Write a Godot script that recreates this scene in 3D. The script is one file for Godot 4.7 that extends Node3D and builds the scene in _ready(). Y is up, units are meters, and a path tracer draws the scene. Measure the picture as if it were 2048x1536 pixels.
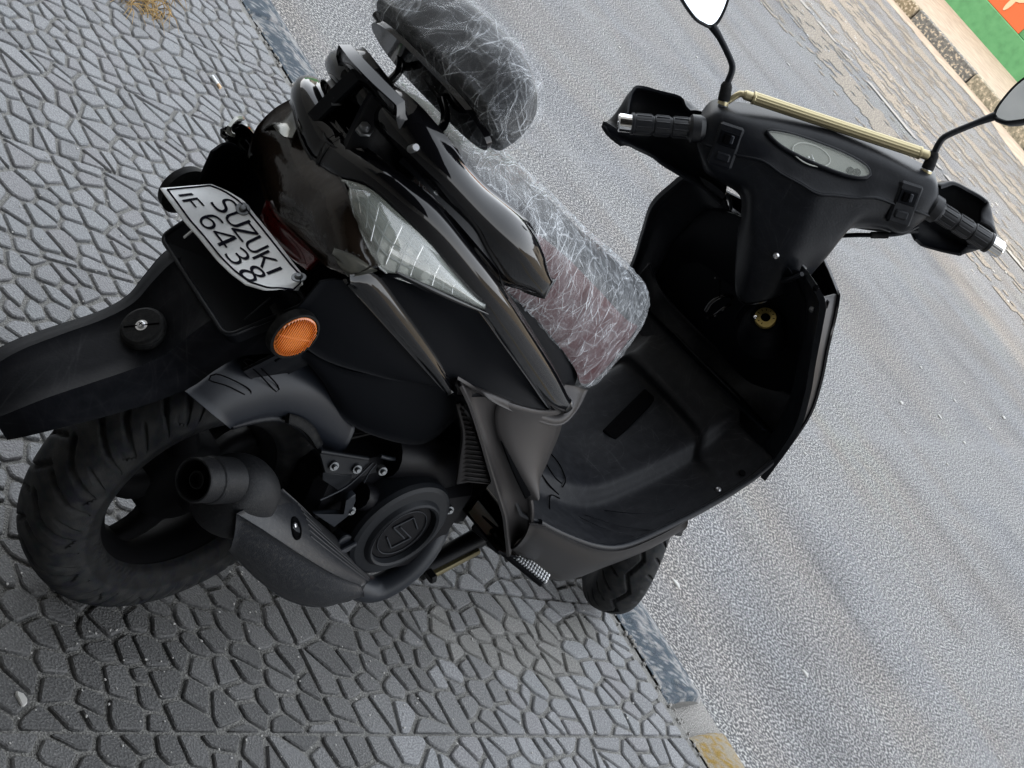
extends Node3D
# ---------------------------------------------------------------- camera solved from the photograph (scooter frame: x right, y up, z back)
const LEAN := 0.16765
const F_PX := 3015.14
const CAM_W := Vector3(0.88381, 1.41347, 1.38245)
var cam_basis := Basis(Vector3(0.48286531, 0.66023093, -0.57527055), Vector3(-0.77786643, 0.62510959, 0.06451221), Vector3(0.40220009, 0.41633294, 0.81541521)).orthonormalized()
var lean_basis := Basis(Vector3(0, 0, 1), LEAN)
const HC := Vector3(-0.0046, 0.9106, -0.9564)
var hb := Basis(Vector3(0, cos(0.45), sin(0.45)), 0.7637)
var M := {}
var scooter: Node3D
var rng := RandomNumberGenerator.new()

func ray_w(px: float, py: float) -> Vector3:
	return cam_basis * Vector3((px - 1024.0) / F_PX, -(py - 768.0) / F_PX, -1.0)
func gw(px: float, py: float, h: float = 0.0) -> Vector3:          # a pixel on the level h of the ground
	var d := ray_w(px, py)
	return CAM_W + d * ((h - CAM_W.y) / d.y)
func gz(px: float, py: float, z: float) -> Vector3:               # a pixel on an upright plane parallel to the kerb
	var d := ray_w(px, py)
	return CAM_W + d * ((z - CAM_W.z) / d.z)
func q(px: float, py: float, x: float) -> Vector3:                 # a pixel at the lateral distance x from the scooter's middle plane
	var o: Vector3 = lean_basis.inverse() * CAM_W
	var d: Vector3 = lean_basis.inverse() * ray_w(px, py)
	return o + d * ((x - o.x) / d.x)
func qy(px: float, py: float, y: float) -> Vector3:
	var o: Vector3 = lean_basis.inverse() * CAM_W
	var d: Vector3 = lean_basis.inverse() * ray_w(px, py)
	return o + d * ((y - o.y) / d.y)
func hq(px: float, py: float, w: float) -> Vector3:                # a pixel on a plane of the turned handlebar
	var o: Vector3 = hb.inverse() * (lean_basis.inverse() * CAM_W - HC)
	var d: Vector3 = hb.inverse() * (lean_basis.inverse() * ray_w(px, py))
	return hb * (o + d * ((w - o.z) / d.z)) + HC
func hl(u: float, v: float, w: float) -> Vector3:
	return hb * Vector3(u, v, w) + HC
func qs(a: Array) -> Array:
	var r := []
	for e in a: r.append(q(e[0], e[1], e[2]))
	return r
func hqs(a: Array) -> Array:
	var r := []
	for e in a: r.append(hq(e[0], e[1], e[2]))
	return r
func to_px(p: Vector3) -> Vector2:
	var l: Vector3 = cam_basis.inverse() * (p - CAM_W)
	return Vector2(1024.0 + F_PX * l.x / -l.z, 768.0 - F_PX * l.y / -l.z)

# ---------------------------------------------------------------- curves
func cr(a, b, c, d, t: float):
	return 0.5 * ((2.0 * b) + (c - a) * t + (2.0 * a - 5.0 * b + 4.0 * c - d) * t * t + (3.0 * b - a - 3.0 * c + d) * t * t * t)
func spl(p: Array, n: int, closed := false) -> Array:              # n points evenly spread along a Catmull-Rom curve
	var m := p.size()
	var dense := []
	var segs := m if closed else m - 1
	for i in segs:
		var a = p[(i - 1 + m) % m] if closed else p[maxi(i - 1, 0)]
		var b = p[i]
		var c = p[(i + 1) % m]
		var d = p[(i + 2) % m] if closed else p[mini(i + 2, m - 1)]
		for k in 12: dense.append(cr(a, b, c, d, k / 12.0))
	dense.append(p[0] if closed else p[m - 1])
	var acc := [0.0]
	for i in range(1, dense.size()): acc.append(acc[i - 1] + (dense[i] - dense[i - 1]).length())
	var out := []
	var tot: float = acc[acc.size() - 1]
	var j := 0
	var cnt := n
	for k in cnt:
		var s: float = tot * k / float(n if closed else maxi(n - 1, 1))
		while j < dense.size() - 2 and acc[j + 1] < s: j += 1
		var l: float = acc[j + 1] - acc[j]
		out.append(dense[j].lerp(dense[j + 1], clampf((s - acc[j]) / maxf(l, 1e-9), 0, 1)))
	return out
func splu(p: Array, n: int) -> Array:                              # by parameter, so that several rows keep step
	var m := p.size()
	var out := []
	for k in n:
		var s := (m - 1) * k / float(n - 1)
		var i := mini(int(s), m - 2)
		out.append(cr(p[maxi(i - 1, 0)], p[i], p[i + 1], p[mini(i + 2, m - 1)], s - i))
	return out
func spl_rows(rows: Array, n: int) -> Array:                       # resample a list of rows in the other direction
	var cols := []
	for j in rows[0].size():
		var c := []
		for i in rows.size(): c.append(rows[i][j])
		cols.append(splu(c, n))
	var out := []
	for i in n:
		var r := []
		for j in cols.size(): r.append(cols[j][i])
		out.append(r)
	return out
func mir(v: Vector3) -> Vector3: return Vector3(-v.x, v.y, v.z)
func mir_rows(rows: Array) -> Array:
	var out := []
	for r in rows:
		var o := []
		for v in r: o.append(mir(v))
		o.reverse()
		out.append(o)
	return out
func rail(A: Array, B: Array, nu: int, nv: int, prof: Array = [], flip := 1.0) -> Array:  # a strip between two curves, bulging by prof [[t, h], ...]
	var a := spl(A, nu)
	var b := spl(B, nu)
	var pr := []
	if prof.is_empty(): prof = [[0.0, 0.0], [1.0, 0.0]]
	var pv := []
	for e in prof: pv.append(Vector2(e[0], e[1]))
	pr = splu(pv, nv) if prof.size() > 2 else spl(pv, nv)
	var rows := []
	for i in nu:
		var ta: Vector3 = (a[mini(i + 1, nu - 1)] + b[mini(i + 1, nu - 1)]) - (a[maxi(i - 1, 0)] + b[maxi(i - 1, 0)])
		var ab: Vector3 = b[i] - a[i]
		var nn := ta.cross(ab).normalized() * flip
		var sc := 1.0
		var r := []
		for e in pr: r.append(a[i] + ab * e.x + nn * e.y * sc)
		rows.append(r)
	return rows
func grid_normals(rows: Array) -> Array:
	var out := []
	var n := rows.size()
	var m: int = rows[0].size()
	for i in n:
		var r := []
		for j in m:
			var du: Vector3 = rows[mini(i + 1, n - 1)][j] - rows[maxi(i - 1, 0)][j]
			var dv: Vector3 = rows[i][mini(j + 1, m - 1)] - rows[i][maxi(j - 1, 0)]
			var c := du.cross(dv)
			if c.length() < 1e-12: c = Vector3(0, 1, 0)
			r.append(c.normalized())
		out.append(r)
	return out

# ---------------------------------------------------------------- meshes
func mb() -> SurfaceTool:
	var st := SurfaceTool.new()
	st.begin(Mesh.PRIMITIVE_TRIANGLES)
	return st
func tri(st: SurfaceTool, a: Vector3, b: Vector3, c: Vector3, g := 0):
	st.set_smooth_group(g)
	st.add_vertex(a)
	st.set_smooth_group(g)
	st.add_vertex(b)
	st.set_smooth_group(g)
	st.add_vertex(c)
func quad(st: SurfaceTool, a: Vector3, b: Vector3, c: Vector3, d: Vector3, g := 0):
	tri(st, a, b, c, g)
	tri(st, a, c, d, g)
func surf(st: SurfaceTool, rows: Array, cu := false, cv := false, g := 0, flip := false):
	var n := rows.size()
	var m: int = rows[0].size()
	for i in (n if cu else n - 1):
		for j in (m if cv else m - 1):
			var a: Vector3 = rows[i][j]
			var b: Vector3 = rows[(i + 1) % n][j]
			var c: Vector3 = rows[(i + 1) % n][(j + 1) % m]
			var d: Vector3 = rows[i][(j + 1) % m]
			if flip: quad(st, a, d, c, b, g)
			else: quad(st, a, b, c, d, g)
func cap(st: SurfaceTool, ring: Array, g := -1, flip := false):
	var c := Vector3.ZERO
	for v in ring: c += v
	c /= ring.size()
	for i in ring.size():
		if flip: tri(st, c, ring[(i + 1) % ring.size()], ring[i], g)
		else: tri(st, c, ring[i], ring[(i + 1) % ring.size()], g)
func solid(st: SurfaceTool, rows: Array, th: float, bev := 0.0015, sgn := 1.0, g0 := 1):   # a sheet with thickness and rounded rims
	var n := rows.size()
	var m: int = rows[0].size()
	var nr := grid_normals(rows)
	var ext := []
	for i in range(-1, n + 1):
		var r := []
		for j in range(-1, m + 1):
			var ii := clampi(i, 0, n - 1)
			var jj := clampi(j, 0, m - 1)
			var p: Vector3 = rows[ii][jj]
			var o := Vector3.ZERO
			if i < 0: o += (rows[0][jj] - rows[1][jj]).normalized()
			if i >= n: o += (rows[n - 1][jj] - rows[n - 2][jj]).normalized()
			if j < 0: o += (rows[ii][0] - rows[ii][1]).normalized()
			if j >= m: o += (rows[ii][m - 1] - rows[ii][m - 2]).normalized()
			if o != Vector3.ZERO: p += o * bev - nr[ii][jj] * bev * sgn
			r.append(p)
		ext.append(r)
	surf(st, ext, false, false, g0, sgn < 0)
	var back := []
	for i in n + 2:
		var r := []
		for j in m + 2:
			var ii := clampi(i - 1, 0, n - 1)
			var jj := clampi(j - 1, 0, m - 1)
			r.append(ext[i][j] - nr[ii][jj] * th * sgn)
		back.append(r)
	surf(st, back, false, false, 2, sgn > 0)
	var N := n + 2
	var K := m + 2
	for i in N - 1:
		quad(st, ext[i][0], back[i][0], back[i + 1][0], ext[i + 1][0], 3)
		quad(st, ext[i][K - 1], ext[i + 1][K - 1], back[i + 1][K - 1], back[i][K - 1], 3)
	for j in K - 1:
		quad(st, ext[0][j], ext[0][j + 1], back[0][j + 1], back[0][j], 4)
		quad(st, ext[N - 1][j], back[N - 1][j], back[N - 1][j + 1], ext[N - 1][j + 1], 4)
func frame_of(d: Vector3) -> Basis:
	var z := d.normalized()
	var x := Vector3(0, 1, 0).cross(z)
	if x.length() < 0.05: x = Vector3(1, 0, 0).cross(z)
	x = x.normalized()
	return Basis(x, z.cross(x), z)
func tube(st: SurfaceTool, path: Array, rad, segs := 12, n := 0, g := 0, caps := true):
	var p := path
	if n > 0: p = spl(path, n)
	var rows := []
	var up := Vector3.ZERO
	for i in p.size():
		var t: Vector3 = (p[mini(i + 1, p.size() - 1)] - p[maxi(i - 1, 0)]).normalized()
		if i == 0: up = frame_of(t).y
		up = (up - t * up.dot(t)).normalized()
		var side := t.cross(up)
		var r: float
		if rad is Array:
			var s: float = (rad.size() - 1) * i / float(maxi(p.size() - 1, 1))
			var k := mini(int(s), rad.size() - 2)
			r = lerpf(rad[k], rad[k + 1], s - k)
		else: r = rad
		var row := []
		for k in segs:
			var a := TAU * k / segs
			row.append(p[i] + (up * cos(a) + side * sin(a)) * r)
		rows.append(row)
	surf(st, rows, false, true, g)
	if caps:
		cap(st, rows[0], 5)
		cap(st, rows[rows.size() - 1], 6, true)
func lathe(st: SurfaceTool, prof: Array, o: Vector3, axis: Vector3, segs := 32, sharp := 1.0, closed := false):   # prof: [radius, along]
	var b := frame_of(axis)
	var rows := []
	for e in prof:
		var r := []
		for k in segs:
			var a := TAU * k / segs
			r.append(o + b.z * e[1] + (b.x * cos(a) + b.y * sin(a)) * e[0])
		rows.append(r)
	for i in rows.size() - 1:
		# crease where the profile turns sharply
		surf(st, [rows[i], rows[i + 1]], false, true, 10 + (i if sharp > 0.5 else 0))
	if closed:
		surf(st, [rows[rows.size() - 1], rows[0]], false, true, 9)
func slathe(st: SurfaceTool, prof: Array, o: Vector3, axis: Vector3, segs := 32, n := 0):   # smooth profile
	var pv := []
	for e in prof: pv.append(Vector2(e[0], e[1]))
	if n > 0: pv = splu(pv, n)
	var b := frame_of(axis)
	var rows := []
	for e in pv:
		var r := []
		for k in segs:
			var a := TAU * k / segs
			r.append(o + b.z * e.y + (b.x * cos(a) + b.y * sin(a)) * e.x)
		rows.append(r)
	surf(st, rows, false, true, 0)
func cbox(st: SurfaceTool, o: Vector3, b: Basis, s: Vector3, c := 0.002):  # chamfered box
	var h := s * 0.5
	c = minf(c, minf(h.x, minf(h.y, h.z)) * 0.9)
	var vx := func(sx, sy, sz, ax):
		var v := Vector3(sx * h.x, sy * h.y, sz * h.z)
		if ax != 0: v.x -= sx * c
		if ax != 1: v.y -= sy * c
		if ax != 2: v.z -= sz * c
		return o + b * v
	for ax in 3:
		var a1 := (ax + 1) % 3
		var a2 := (ax + 2) % 3
		for s0 in [-1, 1]:
			var pts := []
			for t in [[-1, -1], [1, -1], [1, 1], [-1, 1]]:
				var sg := [0, 0, 0]
				sg[ax] = s0
				sg[a1] = t[0]
				sg[a2] = t[1]
				pts.append(vx.call(sg[0], sg[1], sg[2], ax))
			if s0 < 0: pts.reverse()
			quad(st, pts[3], pts[2], pts[1], pts[0], -1)
	for ax in 3:                                                     # the twelve chamfers
		var a1 := (ax + 1) % 3
		var a2 := (ax + 2) % 3
		for s1 in [-1, 1]:
			for s2 in [-1, 1]:
				var g := func(s0, face):
					var sg := [0, 0, 0]
					sg[ax] = s0
					sg[a1] = s1
					sg[a2] = s2
					return vx.call(sg[0], sg[1], sg[2], face)
				quad(st, g.call(-1, a1), g.call(1, a1), g.call(1, a2), g.call(-1, a2), -1)
	for sx in [-1, 1]:
		for sy in [-1, 1]:
			for sz in [-1, 1]:
				tri(st, vx.call(sx, sy, sz, 0), vx.call(sx, sy, sz, 1), vx.call(sx, sy, sz, 2), -1)
func prism(st: SurfaceTool, ring: Array, dirv: Vector3, bev := 0.001, cap_flip := false):   # an outline pushed along dirv with chamfered rims
	var c := Vector3.ZERO
	for v in ring: c += v
	c /= ring.size()
	var inn := []
	var back := []
	for v in ring:
		inn.append(v + (c - v).normalized() * bev)
		back.append(v + dirv)
	var mid := []
	for v in ring: mid.append(v + dirv.normalized() * bev)
	var tris := Geometry2D.triangulate_polygon(_flat(inn, dirv))
	for k in range(0, tris.size(), 3): tri(st, inn[tris[k]], inn[tris[k + 1]], inn[tris[k + 2]], -1)
	for k in range(0, tris.size(), 3): tri(st, back[tris[k]], back[tris[k + 2]], back[tris[k + 1]], -1)
	surf(st, [inn, mid], false, true, 21)
	surf(st, [mid, back], false, true, 22)
func _flat(ring: Array, nrm: Vector3) -> PackedVector2Array:
	var b := frame_of(nrm)
	var o := PackedVector2Array()
	for v in ring: o.append(Vector2(v.dot(b.x), v.dot(b.y)))
	return o
func part(st: SurfaceTool, called: String, m: Material, parent: Node, label := "") -> MeshInstance3D:
	st.generate_normals()
	var o := MeshInstance3D.new()
	o.mesh = st.commit()
	o.name = called
	o.material_override = m
	parent.add_child(o, true)
	if label != "": o.set_meta("label", label)
	return o
func both(st: SurfaceTool, called: String, m: Material, parent: Node) -> Array:    # a part and its twin on the other side
	var a := part(st, called, m, parent)
	var src := a.mesh.surface_get_arrays(0)
	var vs: PackedVector3Array = src[Mesh.ARRAY_VERTEX]
	var ns: PackedVector3Array = src[Mesh.ARRAY_NORMAL]
	for i in vs.size():
		vs[i] = mir(vs[i])
		ns[i] = mir(ns[i])
	for i in range(0, vs.size() - 2, 3):
		var t := vs[i]
		vs[i] = vs[i + 2]
		vs[i + 2] = t
		t = ns[i]
		ns[i] = ns[i + 2]
		ns[i + 2] = t
	var dst := []
	dst.resize(Mesh.ARRAY_MAX)
	dst[Mesh.ARRAY_VERTEX] = vs
	dst[Mesh.ARRAY_NORMAL] = ns
	var am := ArrayMesh.new()
	am.add_surface_from_arrays(Mesh.PRIMITIVE_TRIANGLES, dst)
	var o := MeshInstance3D.new()
	o.mesh = am
	o.name = called
	o.material_override = m
	parent.add_child(o, true)
	return [a, o]
func tag(o: Node, label: String, category: String, group := ""):
	o.set_meta("label", label)
	o.set_meta("category", category)
	if group != "": o.set_meta("group", group)
func struct(o: Node, label := ""):
	o.set_meta("kind", "structure")
	if label != "": o.set_meta("label", label)

# ---------------------------------------------------------------- materials
func lin(r: float, g: float, b: float) -> Color: return Color(r, g, b).linear_to_srgb()
func noise_img(sz: int, freq: float, oct := 4, type := FastNoiseLite.TYPE_SIMPLEX_SMOOTH, sd := 1) -> Image:
	var n := FastNoiseLite.new()
	n.seed = sd
	n.noise_type = type
	n.frequency = freq
	n.fractal_octaves = oct
	return n.get_seamless_image(sz, sz, false, false, 0.12)
func ramp_tex(img: Image, cols: Array) -> ImageTexture:              # grey to colour; cols [[t, Color(linear)], ...]
	var lut := []
	for i in 256:
		var t := i / 255.0
		var c: Color = cols[0][1]
		for k in cols.size() - 1:
			if t >= cols[k][0]: c = cols[k][1].lerp(cols[k + 1][1], clampf((t - cols[k][0]) / (cols[k + 1][0] - cols[k][0]), 0, 1))
		lut.append(c.linear_to_srgb())
	var src := img.duplicate()
	src.convert(Image.FORMAT_L8)
	var d: PackedByteArray = src.get_data()
	var o := PackedByteArray()
	o.resize(d.size() * 3)
	for i in d.size():
		var c: Color = lut[d[i]]
		o[i * 3] = c.r8
		o[i * 3 + 1] = c.g8
		o[i * 3 + 2] = c.b8
	return ImageTexture.create_from_image(Image.create_from_data(src.get_width(), src.get_height(), false, Image.FORMAT_RGB8, o))
func normal_tex(img: Image, k: float) -> ImageTexture:
	var s := img.duplicate()
	s.convert(Image.FORMAT_RGBA8)
	s.bump_map_to_normal_map(k)
	return ImageTexture.create_from_image(s)
func mat(c: Color, rough: float, metal := 0.0, coat := 0.0) -> StandardMaterial3D:
	var m := StandardMaterial3D.new()
	m.albedo_color = c
	m.roughness = rough
	m.metallic = metal
	m.cull_mode = BaseMaterial3D.CULL_DISABLED
	if coat > 0.0:
		m.clearcoat_enabled = true
		m.clearcoat = coat
		m.clearcoat_roughness = 0.04
	return m
func tri_n(m: StandardMaterial3D, tex: ImageTexture, scale: float, strength: float):
	m.uv1_triplanar = true
	m.uv1_scale = Vector3.ONE * scale
	m.normal_enabled = true
	m.normal_texture = tex
	m.normal_scale = strength
func tri_a(m: StandardMaterial3D, tex: ImageTexture, scale: float):
	m.uv1_triplanar = true
	m.uv1_scale = Vector3.ONE * scale
	m.albedo_texture = tex
	m.albedo_color = Color.WHITE

func stroke_field(N: int, sd: int, strokes: int, along: float, spread: float) -> PackedFloat32Array:   # many fine overlapping strokes
	var acc := PackedFloat32Array()
	acc.resize(N * N)
	var r := RandomNumberGenerator.new()
	r.seed = sd
	for k in strokes:
		var p := Vector2(r.randf() * N, r.randf() * N)
		var an := along + r.randfn(0.0, spread)
		var bend := r.randfn(0.0, 0.006)
		var l := int(r.randf_range(30, 210))
		var w := r.randf_range(0.15, 0.75) * (1.0 if r.randf() < 0.8 else 1.6)
		var wide := r.randf_range(0.7, 1.6)
		for i in l:
			var t := i / float(l)
			var a := w * sin(t * PI)
			p += Vector2(cos(an), sin(an))
			an += bend
			var x0 := int(floor(p.x - 2.0))
			var y0 := int(floor(p.y - 2.0))
			var nx := -sin(an)
			var ny := cos(an)
			for dy in 5:
				for dx in 5:
					var d := (x0 + dx - p.x) * nx + (y0 + dy - p.y) * ny
					var v := a * exp(-d * d / (wide * wide)) * 0.34
					var id := posmod(y0 + dy, N) * N + posmod(x0 + dx, N)
					acc[id] = maxf(acc[id], v * 2.2) * 0.5 + (acc[id] + v) * 0.5
	return acc
func scuff_tex(noise: Image, acc: PackedFloat32Array, lo: Color, hi: Color, scratch: Color) -> ImageTexture:   # plain plastic with dust and fine scratches
	var src := noise.duplicate()
	src.convert(Image.FORMAT_L8)
	var d: PackedByteArray = src.get_data()
	var o := PackedByteArray()
	o.resize(d.size() * 3)
	for i in d.size():
		var g := d[i] / 255.0
		var c := lo.lerp(hi, pow(g, 2.0)).lerp(scratch, clampf(acc[i] * g * 1.1, 0.0, 1.0)).linear_to_srgb()
		o[i * 3] = c.r8
		o[i * 3 + 1] = c.g8
		o[i * 3 + 2] = c.b8
	return ImageTexture.create_from_image(Image.create_from_data(512, 512, false, Image.FORMAT_RGB8, o))

func make_materials():
	var scr := stroke_field(512, 71, 150, 0.4, 1.3)
	var n1 := noise_img(512, 0.03, 4)
	var n2 := noise_img(512, 0.16, 3, FastNoiseLite.TYPE_SIMPLEX_SMOOTH, 5)
	var grain_n := normal_tex(n2, 2.0)
	M.gloss = mat(lin(0.003, 0.003, 0.0038), 0.09, 0.0, 0.35)
	M.gloss.metallic_specular = 0.3
	tri_n(M.gloss, normal_tex(noise_img(256, 0.02, 2, FastNoiseLite.TYPE_SIMPLEX_SMOOTH, 9), 1.0), 6.0, 0.06)
	M.plastic = mat(lin(0.0040, 0.0045, 0.0058), 0.42)
	M.plastic.metallic_specular = 0.3
	tri_a(M.plastic, scuff_tex(n1, scr, Color(0.0028, 0.0035, 0.0054), Color(0.0066, 0.0076, 0.0102), Color(0.022, 0.023, 0.025)), 3.0)
	tri_n(M.plastic, grain_n, 3.0, 0.12)
	M.plastic_soft = mat(lin(0.002, 0.0025, 0.0038), 0.55)
	M.plastic_soft.metallic_specular = 0.16
	tri_n(M.plastic_soft, grain_n, 14.0, 0.15)
	M.fender = mat(lin(0.012, 0.013, 0.016), 0.5)
	M.fender.metallic_specular = 0.16
	tri_a(M.fender, ramp_tex(n1, [[0.0, Color(0.004, 0.0045, 0.006)], [0.6, Color(0.0055, 0.006, 0.0078)], [0.8, Color(0.007, 0.0075, 0.009)], [1.0, Color(0.014, 0.014, 0.015)]]), 3.0)
	M.fender.albedo_texture = scuff_tex(n1, scr, Color(0.0035, 0.004, 0.0055), Color(0.0095, 0.01, 0.012), Color(0.024, 0.024, 0.026))
	tri_n(M.fender, grain_n, 3.0, 0.1)
	M.floor = mat(lin(0.012, 0.013, 0.016), 0.5)
	M.floor.metallic_specular = 0.28
	tri_a(M.floor, ramp_tex(noise_img(512, 0.05, 5, FastNoiseLite.TYPE_SIMPLEX, 3), [[0.0, Color(0.004, 0.0045, 0.006)], [0.55, Color(0.0055, 0.0063, 0.0085)], [0.75, Color(0.008, 0.0088, 0.011)], [1.0, Color(0.02, 0.02, 0.021)]]), 4.0)
	M.floor.albedo_texture = scuff_tex(noise_img(512, 0.02, 5, FastNoiseLite.TYPE_SIMPLEX, 3), scr, Color(0.0035, 0.004, 0.0055), Color(0.0105, 0.0112, 0.0135), Color(0.032, 0.032, 0.034))
	tri_n(M.floor, grain_n, 4.0, 0.15)
	M.fairing = mat(lin(0.027, 0.0248, 0.0248), 0.42, 0.6)
	M.fairing.metallic_specular = 0.35
	tri_n(M.fairing, grain_n, 16.0, 0.06)
	M.hugger = mat(lin(0.008, 0.0098, 0.014), 0.4)
	M.hugger.metallic_specular = 0.34
	tri_n(M.hugger, grain_n, 12.0, 0.1)
	M.rubber = mat(lin(0.012, 0.012, 0.013), 0.62)
	M.rubber.metallic_specular = 0.2
	M.tread = mat(Color.WHITE, 0.66)
	M.tread.metallic_specular = 0.22
	M.tread.vertex_color_use_as_albedo = true
	tri_n(M.tread, grain_n, 4.0, 0.25)
	tri_a(M.rubber, ramp_tex(noise_img(512, 0.04, 5, FastNoiseLite.TYPE_SIMPLEX, 7), [[0.0, Color(0.006, 0.006, 0.0066)], [0.6, Color(0.0095, 0.0098, 0.0102)], [1.0, Color(0.024, 0.023, 0.021)]]), 4.0)
	tri_n(M.rubber, grain_n, 4.0, 0.2)
	M.tyre_groove = mat(lin(0.006, 0.006, 0.006), 0.9)
	M.grip = mat(lin(0.004, 0.0045, 0.006), 0.4)
	M.grip.metallic_specular = 0.4
	M.rim = mat(lin(0.003, 0.003, 0.0035), 0.6)
	M.rim.metallic_specular = 0.15
	M.engine = mat(lin(0.003, 0.003, 0.004), 0.45)
	M.engine.metallic_specular = 0.25
	tri_n(M.engine, grain_n, 10.0, 0.25)
	M.fan = mat(lin(0.012, 0.014, 0.018), 0.42)
	M.fan.metallic_specular = 0.35
	M.fan_dull = mat(lin(0.006, 0.007, 0.009), 0.5)
	M.fan_dull.metallic_specular = 0.3
	tri_n(M.fan_dull, grain_n, 10.0, 0.2)
	M.exhaust = mat(lin(0.02, 0.02, 0.021), 0.5)
	M.exhaust.metallic_specular = 0.25
	tri_a(M.exhaust, ramp_tex(noise_img(512, 0.06, 5, FastNoiseLite.TYPE_SIMPLEX, 11), [[0.0, Color(0.004, 0.004, 0.0045)], [0.55, Color(0.007, 0.0075, 0.009)], [0.8, Color(0.012, 0.012, 0.012)], [1.0, Color(0.04, 0.036, 0.03)]]), 5.0)
	tri_n(M.exhaust, grain_n, 5.0, 0.5)
	M.guard = mat(lin(0.02, 0.021, 0.024), 0.38)
	M.guard.metallic_specular = 0.36
	tri_a(M.guard, ramp_tex(noise_img(512, 0.035, 5, FastNoiseLite.TYPE_SIMPLEX, 13), [[0.0, Color(0.004, 0.0045, 0.006)], [0.5, Color(0.007, 0.008, 0.0108)], [0.72, Color(0.013, 0.0138, 0.0155)], [1.0, Color(0.06, 0.055, 0.045)]]), 5.0)
	tri_n(M.guard, grain_n, 5.0, 0.45)
	M.soot = mat(lin(0.0025, 0.0025, 0.0028), 0.9)  # for small black parts, and painted shade inside slots and recesses
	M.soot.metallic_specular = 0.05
	M.steel = mat(lin(0.55, 0.55, 0.56), 0.28, 1.0)
	M.dull_steel = mat(lin(0.13, 0.135, 0.14), 0.45, 0.9)
	M.chrome = mat(lin(0.75, 0.75, 0.76), 0.08, 1.0)
	M.alu = mat(lin(0.62, 0.63, 0.64), 0.35, 0.9)
	M.gold = mat(lin(0.40, 0.345, 0.21), 0.4, 0.85)
	tri_n(M.gold, grain_n, 10.0, 0.05)
	M.brass = mat(lin(0.12, 0.1, 0.05), 0.5, 0.5)
	M.gold_dull = mat(lin(0.36, 0.27, 0.09), 0.4, 0.7)
	M.plate = mat(lin(0.62, 0.64, 0.66), 0.45)
	tri_a(M.plate, ramp_tex(n1, [[0.0, Color(0.58, 0.6, 0.61)], [0.3, Color(0.7, 0.715, 0.72)], [1.0, Color(0.74, 0.75, 0.755)]]), 5.0)
	M.ink = mat(lin(0.006, 0.006, 0.012), 0.6)
	M.ink.metallic_specular = 0.1
	M.amber = mat(lin(0.6, 0.145, 0.005), 0.18, 0.0, 0.6)
	M.red = mat(lin(0.05, 0.0015, 0.0015), 0.2, 0.0, 0.6)
	M.smoke = mat(lin(0.014, 0.0095, 0.0065), 0.16, 0.0, 0.3)
	M.smoke.metallic_specular = 0.35
	tri_n(M.smoke, normal_tex(noise_img(256, 0.03, 4, FastNoiseLite.TYPE_SIMPLEX, 61), 4.0), 8.0, 0.35)
	M.white_print = mat(lin(0.5, 0.5, 0.5), 0.6)
	M.clear = mat(Color(0.85, 0.88, 0.85, 0.16), 0.03)
	M.clear.transparency = BaseMaterial3D.TRANSPARENCY_ALPHA
	M.bezel = mat(lin(0.13, 0.13, 0.115), 0.22, 0.6)
	M.dial = mat(lin(0.2, 0.21, 0.185), 0.5)
	M.dial_ring = mat(lin(0.42, 0.43, 0.4), 0.4)
	M.mirror = mat(lin(0.62, 0.66, 0.7), 0.02, 1.0)
	M.maroon = mat(lin(0.06, 0.016, 0.018), 0.45)
	M.maroon.metallic_specular = 0.3
	tri_n(M.maroon, grain_n, 12.0, 0.3)
	M.seat_black = mat(lin(0.004, 0.004, 0.005), 0.45)
	M.seat_black.metallic_specular = 0.3
	tri_n(M.seat_black, grain_n, 12.0, 0.3)
	M.blue = mat(lin(0.02, 0.02, 0.25), 0.4)
	# ---- ground
	var ag := noise_img(1024, 0.11, 3, FastNoiseLite.TYPE_SIMPLEX, 21)
	M.asphalt = mat(Color.WHITE, 0.92)
	tri_a(M.asphalt, ramp_tex(ag, [[0.0, Color(0.05, 0.05, 0.051)], [0.32, Color(0.085, 0.085, 0.087)], [0.45, Color(0.16, 0.16, 0.162)], [0.56, Color(0.23, 0.23, 0.232)], [0.68, Color(0.36, 0.355, 0.345)], [0.85, Color(0.55, 0.53, 0.5)], [1.0, Color(0.6, 0.58, 0.55)]]), 0.85)
	tri_n(M.asphalt, normal_tex(ag, 8.0), 0.85, 1.2)
	M.asphalt.uv1_world_triplanar = true
	M.asphalt.vertex_color_use_as_albedo = true
	var sg := noise_img(1024, 0.09, 4, FastNoiseLite.TYPE_SIMPLEX, 31)
	M.stone = []
	var sn := normal_tex(sg, 5.0)
	# five cement tones, two stained brown, three much darker for a wide oval
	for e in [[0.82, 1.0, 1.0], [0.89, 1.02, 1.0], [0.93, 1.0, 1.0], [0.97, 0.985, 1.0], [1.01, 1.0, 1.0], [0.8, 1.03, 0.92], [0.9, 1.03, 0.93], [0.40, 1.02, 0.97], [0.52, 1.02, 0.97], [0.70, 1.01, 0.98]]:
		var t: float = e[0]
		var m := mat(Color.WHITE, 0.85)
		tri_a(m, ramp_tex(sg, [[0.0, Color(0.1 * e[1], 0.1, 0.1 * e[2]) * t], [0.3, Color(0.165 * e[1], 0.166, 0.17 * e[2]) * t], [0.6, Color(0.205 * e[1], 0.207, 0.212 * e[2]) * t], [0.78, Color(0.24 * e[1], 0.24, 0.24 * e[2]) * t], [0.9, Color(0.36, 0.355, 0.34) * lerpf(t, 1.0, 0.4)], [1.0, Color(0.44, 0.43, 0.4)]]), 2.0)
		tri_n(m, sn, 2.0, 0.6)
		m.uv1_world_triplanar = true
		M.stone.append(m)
	M.mortar = mat(Color.WHITE, 0.95)
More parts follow.
